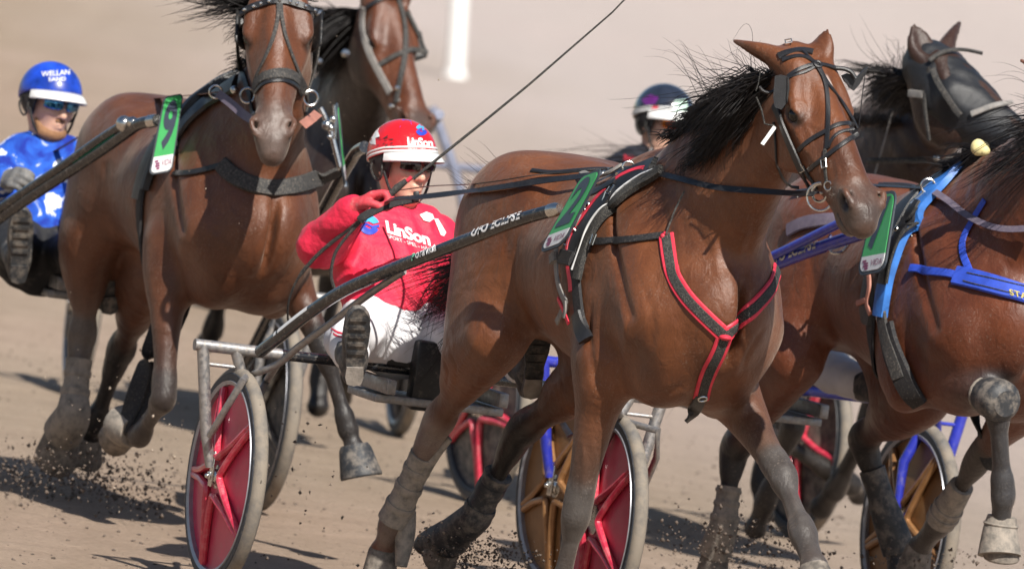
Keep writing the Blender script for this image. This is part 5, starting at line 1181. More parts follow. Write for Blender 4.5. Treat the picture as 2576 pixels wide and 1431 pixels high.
for pts in ([(610, 430), (650, 445), (660, 470), (630, 510), (600, 560), (640, 555)], [(485, 575), (510, 595), (550, 600), (590, 580), (610, 545)], [(640, 440), (645, 500), (615, 555), (595, 610), (605, 640)]):
    MB().tube(crom([F2.loc(P(*Z5(*q), dh - .01)) for q in pts], 4), .0032, 6).build('hook', M['steel'], k2)
# breast strap: black centre with red edges, meeting in a Y
def breast(pts, wd):
    strap(F2, HB2, pts, wd * .96, 'breast_strap', M['red_trim'], k2, .004, .005); strap(F2, HB2, pts, wd * .56, 'strap_face', M['dusty_web'], k2, .0095, .003)
breast([(1677, 592), (1683, 640), (1694, 690), (1722, 740), (1765, 788), (1822, 842)], .056); breast([(1952, 680), (1938, 725), (1905, 765), (1865, 805), (1826, 842)], .056)
breast([(1821, 850), (1808, 885), (1788, 925), (1772, 965), (1763, 1002)], .056)
strap(F2, HB2, [(1764, 990), (1752, 1020), (1738, 1042), (1722, 1058)], .045, 'breast_strap', M['leather'], k2, .004, .006)
p_, n_ = HB2.pxr(1823, 846); MB().ball(F2.loc(p_ + n_ * .010), (.022, .022, .010), 14).build('strap_joint', M['red_trim'], k2)
p_, n_ = HB2.pxr(1766, 994); mb = MB(); ring(mb, F2.loc(p_ + n_ * .014), F2.B @ n_, .014, .0035, 20); mb.build('d_ring', M['steel'], k2)
for q in ((1677, 592), (1671, 597)):
    p_, n_ = HB2.pxr(*q); MB().ball(F2.loc(p_ + n_ * .008), .010, 10).build('strap_end', M['red_trim'], k2)
ribbon('cord', pl([(1676, 588), (1686, 560), (1702, 520), (1722, 480)], dps(HB2.pxr(1677, 592)[0]) - .02, dps(HB2.pxr(1722, 480)[0]) - .02), .006, CAMV, M['grey_strap'], k2, F2)
# --- number plates
dpl = -.385
plate([F2.w(F2.sol(1463, 441, dpl + .06)), F2.w(F2.sol(1517, 421, dpl + .06)), F2.w(F2.sol(1415, 615, dpl)), F2.w(F2.sol(1353, 638, dpl))], '2', 'green number plate reading 2 on the near side of the front horse', group='number plates')
plate([F7.w(F7.sol(2203, 487, -.33)), F7.w(F7.sol(2256, 477, -.33)), F7.w(F7.sol(2224, 682, -.39)), F7.w(F7.sol(2154, 695, -.39))], '7', 'green number plate reading 7 on the blue-harnessed horse', group='number plates')
_d9 = dps(HB9.pxr(455, 340)[0]) - .10
plate([P(413, 243, _d9), P(462, 235, _d9 + .03), P(433, 431, _d9 - .02), P(374, 441, _d9 - .05)], '9', 'green number plate reading 9 on the horse coming head-on', group='number plates')
# --- tack of number 7
def gen_harness(f, hit, label, WX, pad, par_cols, grp='harnesses', dz=.02, breast_z=None, pad_x=.06, pad_w=.05):
    k = empty('harness', label, 'harness', f.mat(), grp)
    r_ = around(f, hit, (WX - .02, 0, 1.28 + dz), (0, 0, 1), (0, -1, 0), -118, 118); strap(f, hit, r_, .10, 'saddle', M['leather'], k, .010, .014)
    r_ = around(f, hit, (WX + pad_x, 0, 1.28 + dz), (0, 0, 1), (0, -1, 0), -112, 112); strap(f, hit, r_, pad_w, 'saddle_pad', M[pad], k, .010, .022)
    r_ = around(f, hit, (WX - .0, 0, 1.28 + dz), (0, 0, -1), (0, -1, 0), -75, 75); strap(f, hit, r_, .07, 'girth', M['webbing'], k, .006, .008)
    if breast_z: r_ = around(f, hit, (WX + .1, 0, breast_z), (1, 0, -.0), (0, -1, .12), -95, 95); strap(f, hit, r_, .06, 'breast_strap', M[par_cols], k, .006, .006)
    return k
k7 = gen_harness(F7, HB7, 'black and blue saddle pad with blue breast collar on the horse carrying number 7', 1.48, 'blue_pad', 'blue_web', pad_x=.095, pad_w=.075)
s7 = lambda name, pts, w_, m_, lift=.006, thick=.006: strap(F7, HB7, pts, w_, name, M[m_], k7, lift, thick)
s7('saddle', [(2325, 520), (2300, 560), (2275, 610), (2255, 660), (2240, 720)], .05, 'leather', .03, .012)
s7('piping', [(2330, 540), (2305, 580), (2285, 620), (2268, 670), (2258, 720)], .012, 'dusty_web', .046, .004)
s7('side_strap', [(2224, 690), (2228, 760), (2236, 830), (2248, 880), (2270, 950)], .055, 'grey_strap', .02, .008)
s7('girth_cover', [(2238, 820), (2250, 880), (2268, 930), (2292, 980), (2320, 1010)], .085, 'webbing', .012, .012)
s7('side_strap', [(2205, 690), (2208, 730), (2200, 760), (2210, 790)], .022, 'pink_leather', .03, .006); s7('side_strap', [(2180, 762), (2200, 755)], .02, 'pink_leather', .03, .006)
p_, n_ = HB7.pxr(2215, 815); MB().tube(crom([F7.loc(P(x, y, dps(p_) - .03)) for x, y in ((2212, 778), (2206, 795), (2210, 815), (2218, 822), (2222, 845), (2232, 868))], 4), .0045, 6).build('snap_hook', M['steel'], k7)
s7('breast_strap', [(2294, 676), (2340, 683), (2390, 690), (2415, 697)], .030, 'blue_web', .008, .006); s7('breast_strap', [(2405, 695), (2450, 704), (2500, 718), (2550, 733), (2600, 748), (2640, 755)], .070, 'blue_web', .010, .008)
s7('stitching', [(2440, 692), (2500, 706), (2550, 720), (2600, 735)], .004, 'dusty_web', .020, .002); s7('stitching', [(2430, 712), (2500, 730), (2550, 745), (2600, 760)], .004, 'dusty_web', .020, .002)
s7('neck_strap', [(2480, 505), (2458, 540), (2438, 575), (2424, 605), (2424, 640), (2436, 670), (2444, 690)], .026, 'blue_web', .006, .004)
decal('lettering', ('STABLE', .03, 0, 1.1), HB7, F7, (2541, 741), (17.5, 4.6), (-3, -15), mat('yellow_lettering', (.5, .42, .12), .5), k7, lift=.026)
ter7 = P(2335, 468, dps(HB7.pxr(2330, 520)[0])); mb = MB(); ring(mb, F7.loc(ter7), F7.B @ unit(CAMV + .3 * F7.h), .024, .004); mb.tube([F7.loc(ter7 + R_ @ np.array((-.012, -.02, 0))), F7.loc(ter7 + R_ @ np.array((-.06, -.06, 0)))], .006, 8); mb.build('terret', M['steel'], k7)
hp_ = HB7.pxr(2270, 580)[0]; mb = MB()
for x, y, r_ in ((2295, 567, .016), (2280, 571, .012), (2268, 573, .011), (2256, 576, .011), (2282, 595, .010), (2262, 590, .009)): mb.ball(F7.loc(P(x, y, dps(hp_) - .06)), r_, 10)
mb.tube(crom([F7.loc(P(x, y, dps(hp_) - .07)) for x, y in ((2290, 590), (2296, 600), (2284, 612), (2280, 630), (2262, 648), (2245, 645))], 4), .004, 6); mb.build('shaft_clip', M['steel'], k7)
s7('crupper_strap', [(1985, 580), (2020, 563), (2060, 556), (2110, 552)], .05, 'mauve_web', .006, .006); s7('back_strap', [(2210, 470), (2260, 470), (2310, 475)], .03, 'leather', .006, .006)
r7 = empty('reins', 'dark blue reins beside the neck of the horse carrying number 7', 'reins', F7.mat(), 'reins')
ribbon('rein', plc([(2340, 475), (2385, 505), (2430, 540), (2480, 565), (2530, 576), (2600, 574)], dps(ter7), dps(HB7.pxr(2560, 590)[0] if HB7.pxr(2560, 590)[0] is not None else ter7) - .05, HB7), .024, CAMV + .4 * UPI, M['mauve_web'], r7, F7)
ribbon('rein', plc([(2330, 474), (2260, 470), (2180, 466), (2100, 470), (2000, 480)], dps(ter7) + .05, dps(ter7) + .8, HB7), .022, UPI + .6 * CAMV, M['leather'], r7, F7)
ep = empty('ear_plug', 'pale yellow foam ear plug dangling on a cord beside the dark mane', 'ear plug', F7.mat()); dq = dps(HB7.pxr(2500, 600)[0]) - .12
MB().ball(F7.loc(P(2462, 371, dq)), (.026, .028, .029), 18).ball(F7.loc(P(2475, 378, dq)), (.024, .022, .020), 16).ball(F7.loc(P(2477, 368, dq)), .016, 14).build('plug', mat('yellow_foam', (.72, .62, .30), .8, var=.15, vscale=90, bmp=.3, bscale=160), ep)
MB().tube(crom([F7.loc(P(x, y, dq)) for x, y in ((2482, 379), (2510, 382), (2524, 381), (2545, 374), (2585, 362))], 4), .0025, 6).build('cord', M['grey_strap'], ep)
# --- tack of number 9
k9 = gen_harness(F9, HB9, 'black harness with dusty chest collar on the horse carrying number 9', 1.50, 'leather', 'dusty_web')
s9 = lambda name, pts, w_, m_, par=k9, lift=.005, thick=.006: strap(F9, HB9, pts, w_, name, M[m_], par, lift, thick)
s9('chest_collar', [(560, 415), (585, 440), (625, 462), (680, 475), (740, 468), (800, 448), (850, 425)], .062, 'grey_strap', k9, .008, .010); s9('chest_collar', [(440, 438), (480, 436), (520, 428), (565, 415)], .022, 'leather')
s9('saddle', [(600, 215), (560, 240), (520, 268), (480, 305), (455, 340), (440, 390)], .075, 'leather', k9, .012, .012)
b9 = empty('bridle', 'black bridle with silver studs across the brow of the horse carrying number 9', 'bridle', F9.mat(), 'bridles')
t9 = lambda name, pts, w_, m_='grey_strap', lift=.004, thick=.004: strap(F9, HB9, pts, w_, name, M[m_], b9, lift, thick)
bb = [(608, 40), (630, 22), (665, 10), (703, 5), (740, 10), (772, 22), (795, 38)]
t9('brow_band', bb, .026, 'leather', .006, .006)
t9('face_strap', [(700, 10), (700, 40), (690, 90), (668, 150), (650, 185), (640, 215)], .014); t9('face_strap', [(706, 10), (708, 40), (716, 90), (736, 150), (752, 190), (764, 220)], .014)
t9('noseband', [(640, 225), (655, 200), (680, 188), (703, 185), (728, 188), (750, 202), (764, 228)], .040); t9('noseband', [(645, 235), (665, 212), (703, 203), (740, 214), (758, 240)], .014, 'leather')
t9('cheek_piece', [(612, 55), (600, 100), (605, 160), (622, 215), (632, 245)], .022, 'leather'); t9('cheek_piece', [(792, 50), (800, 100), (795, 150), (782, 200), (770, 240)], .020)
t9('bit_strap', [(632, 235), (632, 262), (640, 290)], .016, 'leather'); t9('bit_strap', [(768, 235), (772, 262), (765, 290)], .014)
for x, y in ((622, 27), (640, 18), (660, 11), (681, 7), (703, 4), (725, 7), (746, 11), (766, 18), (784, 28)):
    p_, n_ = HB9.pxr(x, y + 2)
    if p_ is not None: MB().ball(F9.loc(p_ + n_ * .014), .007, 8).build('stud', M['steel'], b9)
for x, y in ((632, 245), (770, 245)):
    p_, n_ = HB9.pxr(x, y)
    if p_ is None: p_, n_ = HB9.near(P(x, y, 41.0))
    mb = MB(); ring(mb, F9.loc(p_ + n_ * .016), F9.B @ unit(CAMV + .4 * n_), .026, .005, 20); mb.build('bit_ring', M['steel'], b9)
for sg in (-1, 1): blinker(H9, F9, sg, b9, out=.12)
r9 = empty('reins', 'faded reddish reins running back from the bit of number 9', 'reins', F9.mat(), 'reins')
d9 = dps(HB9.pxr(700, 300)[0]); tr9 = dps(HB9.pxr(560, 300)[0])
ribbon('rein', pl([(640, 305), (612, 288), (580, 260), (548, 235)], d9 + .15, tr9 - .1), .030, CAMV, M['mauve_web'], r9, F9); ribbon('rein', pl([(548, 232), (500, 238), (430, 245), (380, 252), (300, 290), (200, 345), (90, 408), (30, 432)], tr9 - .1, 44.0), .024, UPI + CAMV * .5, M['brown_leather'], r9, F9)
ribbon('rein', pl([(762, 315), (785, 298), (800, 285)], d9 + .15, d9 + .7), .034, CAMV, M['pink_leather'], r9, F9)
mb = MB(); ring(mb, F9.loc(P(543, 232, tr9 - .1)), F9.B @ CAMV, .022, .004); mb.build('terret', M['steel'], k9); MB().ball(F9.loc(P(590, 227, tr9 - .05)), .016, 10).build('buckle', M['steel'], k9)
# the far-side number plate of number 9, seen from behind its edge
fp = plate([F9.w(F9.atx(848, 262, 1.80)), F9.w(F9.atx(851, 258, 1.55)), F9.w(F9.atx(871, 457, 1.55)), F9.w(F9.atx(868, 468, 1.80))], '9', 'number plate seen nearly edge-on beyond the neck of number 9', group='number plates')
mb = MB().tube([F9.loc(P(x, y, 42.6)) for x, y in ((806, 272), (830, 320), (850, 400), (868, 470))], .010, 8).tube([F9.loc(P(x, y, 42.55)) for x, y in ((840, 265), (843, 300), (842, 350))], .007, 8)
for x, y, r_ in ((822, 315, .018), (832, 322, .013), (838, 300, .012), (830, 345, .010)): mb.ball(F9.loc(P(x, y, 42.5)), r_, 10)
mb.build('shaft_clip', M['steel'], k9)
# --- hood and bridle of the hooded horse
Bh = Body(.009); H8.k = 1.0
Bh.tube([[*H8.p(u, 0, n), a, ff, b] for u, n, a, ff, b in ((.02, -.09, .10, .10, .10), (.10, -.10, .115, .118, .115), (.2, -.108, .122, .125, .13), (.32, -.10, .094, .11, .115), (.44, -.085, .078, .095, .09), (.52, -.08, .070, .082, .08))], H8.l, .03, 4)
for s in (-1, 1): Bh.ell(H8.p(.2, s * .085, -.07), (.05, .045, .05), [H8.t, H8.l, H8.n], .03)
Vh, Qh = Bh.skin(2, folds(4, .006, 1.2)); hd = mobj('hood', Vh, Qh, mat('black_mesh_hood', (.016, .017, .02), .45, var=.5, vscale=14, bmp=.4, bscale=300)); hd.matrix_world = F8.mat(); tag(hd, 'black mesh hood over the face of the horse behind number 7', 'horse hood')
HH8 = Hit(F8.w(Vh), Qh)
b8 = empty('bridle', 'grey-edged bridle worn over the black mesh hood', 'bridle', F8.mat(), 'bridles')
t8 = lambda name, pts, w_, m_='grey_strap', ht=HB8: strap(F8, ht, pts, w_, name, M[m_], b8, .014, .006)
t8('noseband', [(2445, 288), (2480, 278), (2510, 270), (2545, 268)], .022, 'grey_web', HH8); t8('cheek_piece', [(2348, 180), (2370, 220), (2395, 260), (2420, 290)], .022, 'grey_strap', HH8); t8('crown_strap', [(2340, 160), (2370, 140), (2420, 135), (2470, 145)], .018, 'grey_strap', HH8)
t8('throat_latch', [(2345, 170), (2335, 220), (2335, 280), (2345, 350)], .014, 'grey_strap'); t8('cheek_piece', [(2295, 235), (2330, 240)], .028, 'grey_web')
d8 = dps(HB8.pxr(2260, 330)[0]) - .08
r8 = empty('reins', 'thin cords and black head pole beside the hooded horse', 'reins', F8.mat(), 'reins')
MB().tube([F8.loc(P(x, y, d8)) for x, y in ((2180, 405), (2300, 404), (2425, 400))], .011, 8).build('head_pole', M['grey_strap'], r8)
MB().tube([F8.loc(P(x, y, d8)) for x, y in ((2325, 138), (2280, 195), (2240, 245))], .008, 6).tube([F8.loc(P(x, y, d8)) for x, y in ((2255, 240), (2235, 320), (2200, 440))], .004, 6).build('cord', M['grey_web'], r8)
for x, y, r_ in ((2242, 232, .02), (2250, 250, .016), (2412, 400, .022), (2356, 398, .014), (2395, 215, .012)): MB().ball(F8.loc(P(x, y, d8 - .02)), r_, 10).build('buckle', M['steel'], r8)
# --- bridle of the blurred horse
b6 = empty('bridle', 'pale-edged bridle with an open blinker on the horse behind number 9', 'bridle', F6.mat(), 'bridles')
t6 = lambda name, pts, w_, m_='grey_strap': strap(F6, HB6, pts, w_, name, M[m_], b6, .006, .006)
t6('cheek_piece', [(918, 20), (915, 70), (930, 130), (960, 190), (985, 235)], .030, 'grey_web'); t6('face_strap', [(1000, 0), (1015, 60), (1018, 140), (1005, 230), (1000, 260)], .022); t6('face_strap', [(1020, 30), (1045, 80), (1070, 140)], .02)
t6('noseband', [(955, 165), (1000, 140), (1045, 125), (1075, 135)], .022); t6('brow_band', [(925, 20), (960, 0), (1010, -8)], .02, 'leather'); blinker(H6, F6, 1, b6, .0, .25)
d6 = dps(HB6.pxr(1000, 200)[0]) - .03
for x, y, r_ in ((1000, 222, .012), (1003, 255, .014), (1005, 303, .018), (985, 268, .012), (805, 35, .014), (803, 155, .014), (870, 135, .018)): MB().ball(F6.loc(P(x, y, d6)), r_, 8).build('buckle', M['steel'], b6)
# ------------------------------------------------------------------ hooves and leg boots
def sleeve(parent, pts, rr, mat_, straps=(), name='leg_boot', smat=None, lat=(0, 1, 0)):
    q = crom(np.hstack([np.asarray(pts, float), np.asarray(rr, float)[:, None]]), 5); b = MB(); c, r = q[:, :3], q[:, 3]
    b.tube(c, r, 18)
    o = b.build(name, mat_, parent)
    S = np.linspace(0, 1, len(q))
    for s_ in straps:
        p = np.array([np.interp(s_ + d, S, c[:, i]) for d in (-.045, .045) for i in range(3)]).reshape(2, 3); r_ = np.interp(s_, S, r)
        MB().tube([p[0], .5 * (p[0] + p[1]), p[1]], [r_ + .003, r_ + .005, r_ + .003], 18).build('boot_strap', smat or mat_, o)
    return o
lerp = lambda a, b, t: a + (b - a) * t
j = J2
sleeve(h2, [lerp(j['rh'], j['rfe'], q) for q in (.30, .5, .75, .95)], [.046, .043, .047, .056], M['boot_grey'], (.25, .5, .75), smat=M['boot_grey'])
_bk = unit((j['rfe'] - j['rh'])); _o = np.array((.0, .055, .0))
sleeve(h2, [lerp(j['rh'], j['rfe'], .12) + (.035, .05, 0), lerp(j['rh'], j['rfe'], .32) + (.030, .022, 0), lerp(j['rh'], j['rfe'], .6) + (.022, .008, 0)], [.011, .021, .026], M['boot_grey'])
sleeve(h2, [j['rfe'] + (.02, .03, .05), j['rfe'] + (.03, .04, -.03), j['rfe'] + (.045, .035, -.13)], [.040, .034, .020], M['boot_grey'])
sleeve(h2, [lerp(j['lh'], j['lfe'], q) for q in (.50, .7, .9)] + [j['lfe'], lerp(j['lfe'], j['lpc'], .7), j['lpc'], j['lpc'] + (-.13, -.02, -.035), j['lpc'] + (-.19, -.03, -.05)], [.050, .045, .050, .056, .060, .066, .042, .012], M['boot_black'], (.12, .3), smat=M['boot_black'])
for (a, b, c, d) in ((J9['RF'][2], J9['RF'][3], M['hoof'], 1.15), (J9['LF'][2], J9['LF'][3], M['boot_black'], 1.2), (J9['RH'][2], J9['RH'][3], M['hoof'], 1.3), (J9['LH'][2], J9['LH'][3], M['hoof'], 1.05)):
    dv = unit(b - a); hoof(h9, b, dv + (0, 0, -.15 if c is not M['boot_black'] else -.5), np.array((dv[0], 0, -1.0)) if dv[0] < 0 else np.array((1., 0, -.3)), c, d)
sleeve(h9, [lerp(J9['RH'][1], J9['RH'][2], q) for q in (.28, .5, .75, 1.0)] + [J9['RH'][3]], [.050, .046, .052, .066, .074], M['boot_grey'], (.2, .45))
sleeve(h9, [lerp(J9['RF'][2], J9['RF'][3], q) for q in (.5, 1.0, 1.5)], [.052, .068, .074], M['boot_grey'])
for k_, m_ in (('RF', M['hoof']), ('LF', M['hoof']), ('LH', M['boot_black']), ('RH', M['hoof'])):
    a, b = J7[k_][2], J7[k_][3]; dv = unit(b - a); hoof(h7, b, dv + (0, 0, -.6), np.array((.4, 0, -.5)) if k_ in ('LF',) else np.array((1., 0, -.2)), m_)
sleeve(h7, [J7['RF'][3] + (.0, 0, .05), J7['RF'][3], J7['RF'][3] + (.02, 0, -.08)], [.050, .060, .074], M['boot_grey'], (.3,))
kn = J7['RF'][1]; kd = unit(J7['RF'][1] - J7['RF'][0])
sleeve(h7, [kn - kd * .085, kn - kd * .02, kn + kd * .035, kn + kd * .062], [.058, .072, .070, .045], M['boot_black'], (.02,), smat=M['boot_grey'], name='knee_boot')
sleeve(h7, [lerp(J7['LF'][1], J7['LF'][2], q) for q in (.42, .7, .95)], [.043, .050, .054], M['boot_grey'], (.6, .8))
sleeve(h7, [lerp(J7['LH'][1], J7['LH'][2], q) for q in (.35, .6, .9)] + [J7['LH'][3]], [.047, .045, .054, .060], M['boot_black'])
sleeve(h7, [lerp(J7['RH'][1], J7['RH'][2], q) for q in (.45, .65, .95)] + [J7['RH'][3]], [.043, .042, .052, .060], M['boot_grey'], (.1, .35, .55))

# ------------------------------------------------------------------ manes and tails
def crest(f, hit, a, b, n, seed, w_=.03):
    g = np.random.default_rng(seed); t = g.uniform(0, 1, n) ** .9; P0 = np.asarray(a)[None] * (1 - t[:, None]) + np.asarray(b)[None] * t[:, None]; out = []
    for p in P0:
        q, nn = hit.near(f.w(p)); out.append(f.loc(q) + g.normal(size=3) * (.012, w_, .006))
    return np.array(out), t
def mane(o, f, hit, a, b, n, ln, d, seed, grav=(0, 0, -.3), spread=.22, wisps=70, wl=.42, wd=(-.8, -.2, .45), r=.0017, curl=.09):
    R0, t = crest(f, hit, a, b, n, seed)
    S = flow(R0, np.tile(unit(d), (n, 1)), ln * (.30 + .25 * t + .75 * t * t), 12, curl, 1.8, seed + 1, spread, grav); mane_tail(o, S, r, 'mane')
    if wisps:
        R1, t = crest(f, hit, lerp(np.asarray(a), np.asarray(b), .35), b, wisps, seed + 2); S = flow(R1, np.tile(unit(wd), (wisps, 1)), wl, 20, .14, 1.7, seed + 3, .30, (0, 0, -.08), 4); mane_tail(o, S, .0011, 'mane_wisp')
WX = 1.66
mane(h2, F2, HB2, (WX + .14, -.01, 1.70), H2.p(.03, 0, -.12), 2400, .180, (-.75, -.36, -.25), 11, grav=(-.1, -.1, -.50), spread=.26, curl=.15, wisps=70, wl=.36, wd=(-.85, -.25, .22), r=.0021)
R0, t = crest(F2, HB2, (WX + .5, -.05, 1.76), H2.p(.06, -.05, -.15), 900, 31, .012); mane_tail(h2, flow(R0, np.tile(unit((-.75, -.15, -.55)), (900, 1)), .22, 9, .08, 2.2, 32, .2, (0, 0, -.2)), .0017, 'mane')
def tail(o, root, n, ln, d, seed, grav, spread=.2, thick=.035, r=.0018, curl=.10):
    g = np.random.default_rng(seed); root = np.asarray(root, float); dock = root[None] + g.uniform(0, 1, (n, 1)) * np.array((-.16, 0, .02)) + g.normal(size=(n, 3)) * thick * .6
    S = flow(dock, np.tile(unit(d), (n, 1)), ln, 14, curl, 1.5, seed + 1, spread, grav); return mane_tail(o, S, r, 'tail')
tail(h2, (WX - 1.06, 0, 1.24), 820, .48, (-.80, -.22, -.30), 41, (-.1, -.05, -.12), .16)
tail(h2, (WX - 1.04, 0, 1.44), 110, .34, (-.75, -.3, .25), 44, (0, 0, -.1), .14, r=.0012)
mane(h7, F7, HB7, (1.48 + .05, -.02, 1.64), H7.p(.03, 0, -.12), 2600, .36, (-.85, -.48, -.05), 51, grav=(-.1, -.1, -.42), spread=.28, wisps=70, wl=.46, wd=(-.9, -.2, .25), r=.0021)
tail(h7, (1.48 - 1.04, 0, 1.40), 700, .6, (-.8, -.1, -.3), 54, (0, 0, -.35))
mane(h9, F9, HB9, (1.50 + .10, .0, 1.66), H9.p(.03, 0, -.12), 1000, .15, (-.5, -.75, -.15), 61, grav=(-.1, -.1, -.3), spread=.30, wisps=0)
R1 = np.array([H9.p(.03, -.04, -.12)] * 420) + np.random.default_rng(3).normal(size=(420, 3)) * .025
mane_tail(h9, flow(R1, np.tile(unit((-.35, -.9, .10)), (420, 1)), .29, 12, .10, 1.6, 62, .13, (0, 0, -.15)), .0017, 'forelock')
tail(h9, (1.50 - .99, -.04, 1.22), 700, .42, (-.6, -.35, -.62), 64, (0, 0, -.35), .18)
q6 = F6.loc(P(985, -18, 46.1)); mane(h6, F6, HB6, (q6[0] - .6, 0, q6[2] - .40), H6.p(.03, 0, -.12), 1600, .30, (-.75, -.62, -.15), 71, grav=(0, 0, -.45), spread=.35, wisps=0, r=.003)
mane(h8, F8, HB8, (1.45 + .1, 0, 1.64), H8.p(.03, 0, -.12), 1400, .22, (-.85, -.3, .1), 81, grav=(0, 0, -.35), spread=.3, wisps=60, wl=.3, r=.0022)
tail(h8, (1.45 - 1.04, 0, 1.40), 130, .80, (-.44, -.89, -.04), 84, (0, 0, -.06), .12, r=.002)

# ------------------------------------------------------------------ the other sulkies
M['blue_tube'] = mat('blue_painted_tube', (.025, .035, .36), .3, var=.25, dust=.3, dscale=40, coat=.5); M['gold_disc'] = mat('gold_wheel_disc', (.25, .125, .048), .45, .3, var=.3, vscale=9, dust=.35, dscale=18, dustcol=(.33, .22, .13))
M['gold_spoke'] = mat('gold_wheel_spoke', (.30, .15, .06), .4, .3, var=.2, dust=.3); M['black_disc'] = mat('black_wheel_disc', (.03, .03, .032), .6, var=.5, vscale=14, dust=.65, dscale=16); M['grey_blue_tube'] = mat('grey_blue_tube', (.20, .22, .30), .45, .3, var=.3, dust=.4)
GOLD_W = (M['tyre'], M['tyre_wall'], M['rim'], M['gold_disc'], M['gold_spoke']); BLK_W = (M['tyre'], M['tyre_wall'], M['tyre_wall'], M['black_disc'], M['red_spoke']); GRY_W = (M['tyre'], M['tyre_wall'], M['rim'], M['black_disc'], M['black_disc'])
def mirror(p): return [(x, -y, z) for x, y, z in p]
a7 = F7.atx
sh7 = crom([a7(1500, 885, .02), a7(1600, 820, .20), a7(1760, 745, .52), a7(1945, 667, .92), a7(2080, 617, 1.20), a7(2200, 578, 1.45)], 6)
up7 = crom([a7(1600, 812, .22), a7(1760, 725, .55), a7(1945, 644, .95), a7(2095, 570, 1.28), a7(2150, 548, 1.40)], 4)
S7 = sulky(F7, 'blue racing sulky with gold disc wheels behind horse number 7', M['blue_tube'], M['blue_tube'], GOLD_W, [(sh7, .022), (up7, .016), (np.array([(x, np.interp(x, (0, 1.5), (.52, .42)), z) for x, y, z in sh7]), .022)], phase=.35,
    braces=[([(0, s_ * .715, .62), (.03, s_ * .72, .70), (.20, s_ * .60, .92)], .012) for s_ in (-1, 1)])
arcs = np.concatenate([[0], np.cumsum(np.linalg.norm(np.diff(sh7, axis=0), axis=1))]); w7 = [proj(F7.w(p))[0] for p in sh7]; ar7 = lambda px: float(np.interp(px, w7, arcs))
tube_text(S7, 'UFO ECLIPSE', sh7, .022, ar7(1951), .027, -.15, mat('cream_lettering', (.6, .55, .38), .5), length=ar7(2066) - ar7(1951), bold=.05)
MB().tube(crom([F7.loc(P(x, y, dps(F7.w(sh7[-8])) - .05)) for x, y in ((2090, 590), (2080, 620), (2095, 636), (2120, 632), (2138, 610))], 4), .006, 6).build('hook', M['steel'], S7)
S8 = sulky(F8, 'black racing sulky with open red spoked wheels far behind the front horse', M['grey_tube'], M['black_tube'], BLK_W, [(crom([(0, s_ * .5, .85), (.4, s_ * .5, 1.06), (.9, s_ * .47, 1.27), (1.45, s_ * .42, 1.38)], 5), .02) for s_ in (-1, 1)], phase=.5)
a9 = F9.atx
sh9 = crom([a9(-330, 800, .05), a9(-200, 690, .35), a9(-80, 605, .60), a9(40, 520, .84), a9(150, 447, 1.06), a9(250, 382, 1.26), a9(320, 333, 1.42), a9(352, 312, 1.50), a9(396, 303, 1.60)], 5)
up9 = crom([a9(-100, 590, .62), a9(40, 497, .86), a9(150, 423, 1.08), a9(250, 352, 1.28), a9(312, 312, 1.42)], 5)
S9 = sulky(F9, 'black and grey racing sulky with dark disc wheels behind horse number 9', M['grey_tube'], M['black_tube'], GRY_W, [(sh9, .021), (up9, .016), (np.array([(x, np.interp(x, (0, 1.5), (.55, .46)), z) for x, y, z in sh9]), .021)], phase=.2)
arc9 = np.concatenate([[0], np.cumsum(np.linalg.norm(np.diff(sh9, axis=0), axis=1))]); w9 = [proj(F9.w(p))[0] for p in sh9]; ar9 = lambda px: float(np.interp(px, w9, arc9))
tube_label(S9, sh9, .021, ar9(195), ar9(300), .35, 1.1, mat('green_lettering', (.03, .30, .16), .4))
MB().tube([sh9[-3], sh9[-1]], [.024, .022], 12).build('shaft_tip', M['steel'], S9); MB().ball(up9[-1], .03, 12).ball(up9[-1] + (.04, .02, .01), .022, 10).build('shaft_clip', M['steel'], S9)
S6 = sulky(F6, 'pale blue-grey racing sulky hidden mostly behind horse number 9', M['grey_blue_tube'], M['grey_blue_tube'], GRY_W, [(crom([(0, s_ * .5, .85), (.4, s_ * .5, 1.06), (.9, s_ * .47, 1.27), (1.45, s_ * .42, 1.38)], 5), .02) for s_ in (-1, 1)], phase=.5)
F5 = Frame(P(880, 640, 56), 24)
p5 = lambda pts, d: [F5.loc(P(x, y, d)) for x, y in pts]
S5 = sulky(F5, 'farthest blurred sulky with blue curved shaft to the right of the red driver', M['grey_blue_tube'], M['grey_blue_tube'], GRY_W, [(crom(p5([(1085, 270), (1108, 330), (1140, 420), (1162, 500), (1172, 570)], 55.6), 4), .024)], phase=.1, seat=False)
# ------------------------------------------------------------------ the other drivers
M['helmet_blue'] = mat('glossy_blue_cover', (.012, .06, .50), .35, var=.75, vscale=11, coat=.35); M['helmet_dark'] = mat('dark_glossy_shell', (.02, .025, .04), .15, var=.3, coat=1.0)
M['lens_cyan'] = mat('mirror_blue_lens', (.02, .22, .42), .06, .75, var=.6, vscale=24, coat=1.0); M['grey_glove'] = mat('grey_glove', (.14, .14, .14), .7, var=.3, dust=.4)
def rainbow():
    m, t, p = nodes('rainbow_lens'); v = coords(t, (1, 1, 1)); sx = N(t, 'SeparateXYZ'); t.links.new(v, sx.inputs[0]); n = N(t, 'MapRange'); n.inputs[1].default_value = -.10; n.inputs[2].default_value = .10; t.links.new(sx.outputs['Y'], n.inputs[0])
    r = ramp(t, n.outputs[0], [(.1, (.02, .05, .5)), (.22, (.02, .45, .4)), (.32, (.5, .5, .02)), (.45, (.65, .18, .01)), (.7, (.5, .02, .03))]); t.links.new(r.outputs[0], p.inputs['Base Color']); p.inputs['Metallic'].default_value = .7; p.inputs['Roughness'].default_value = .12; return m
M['lens_rainbow'] = rainbow()
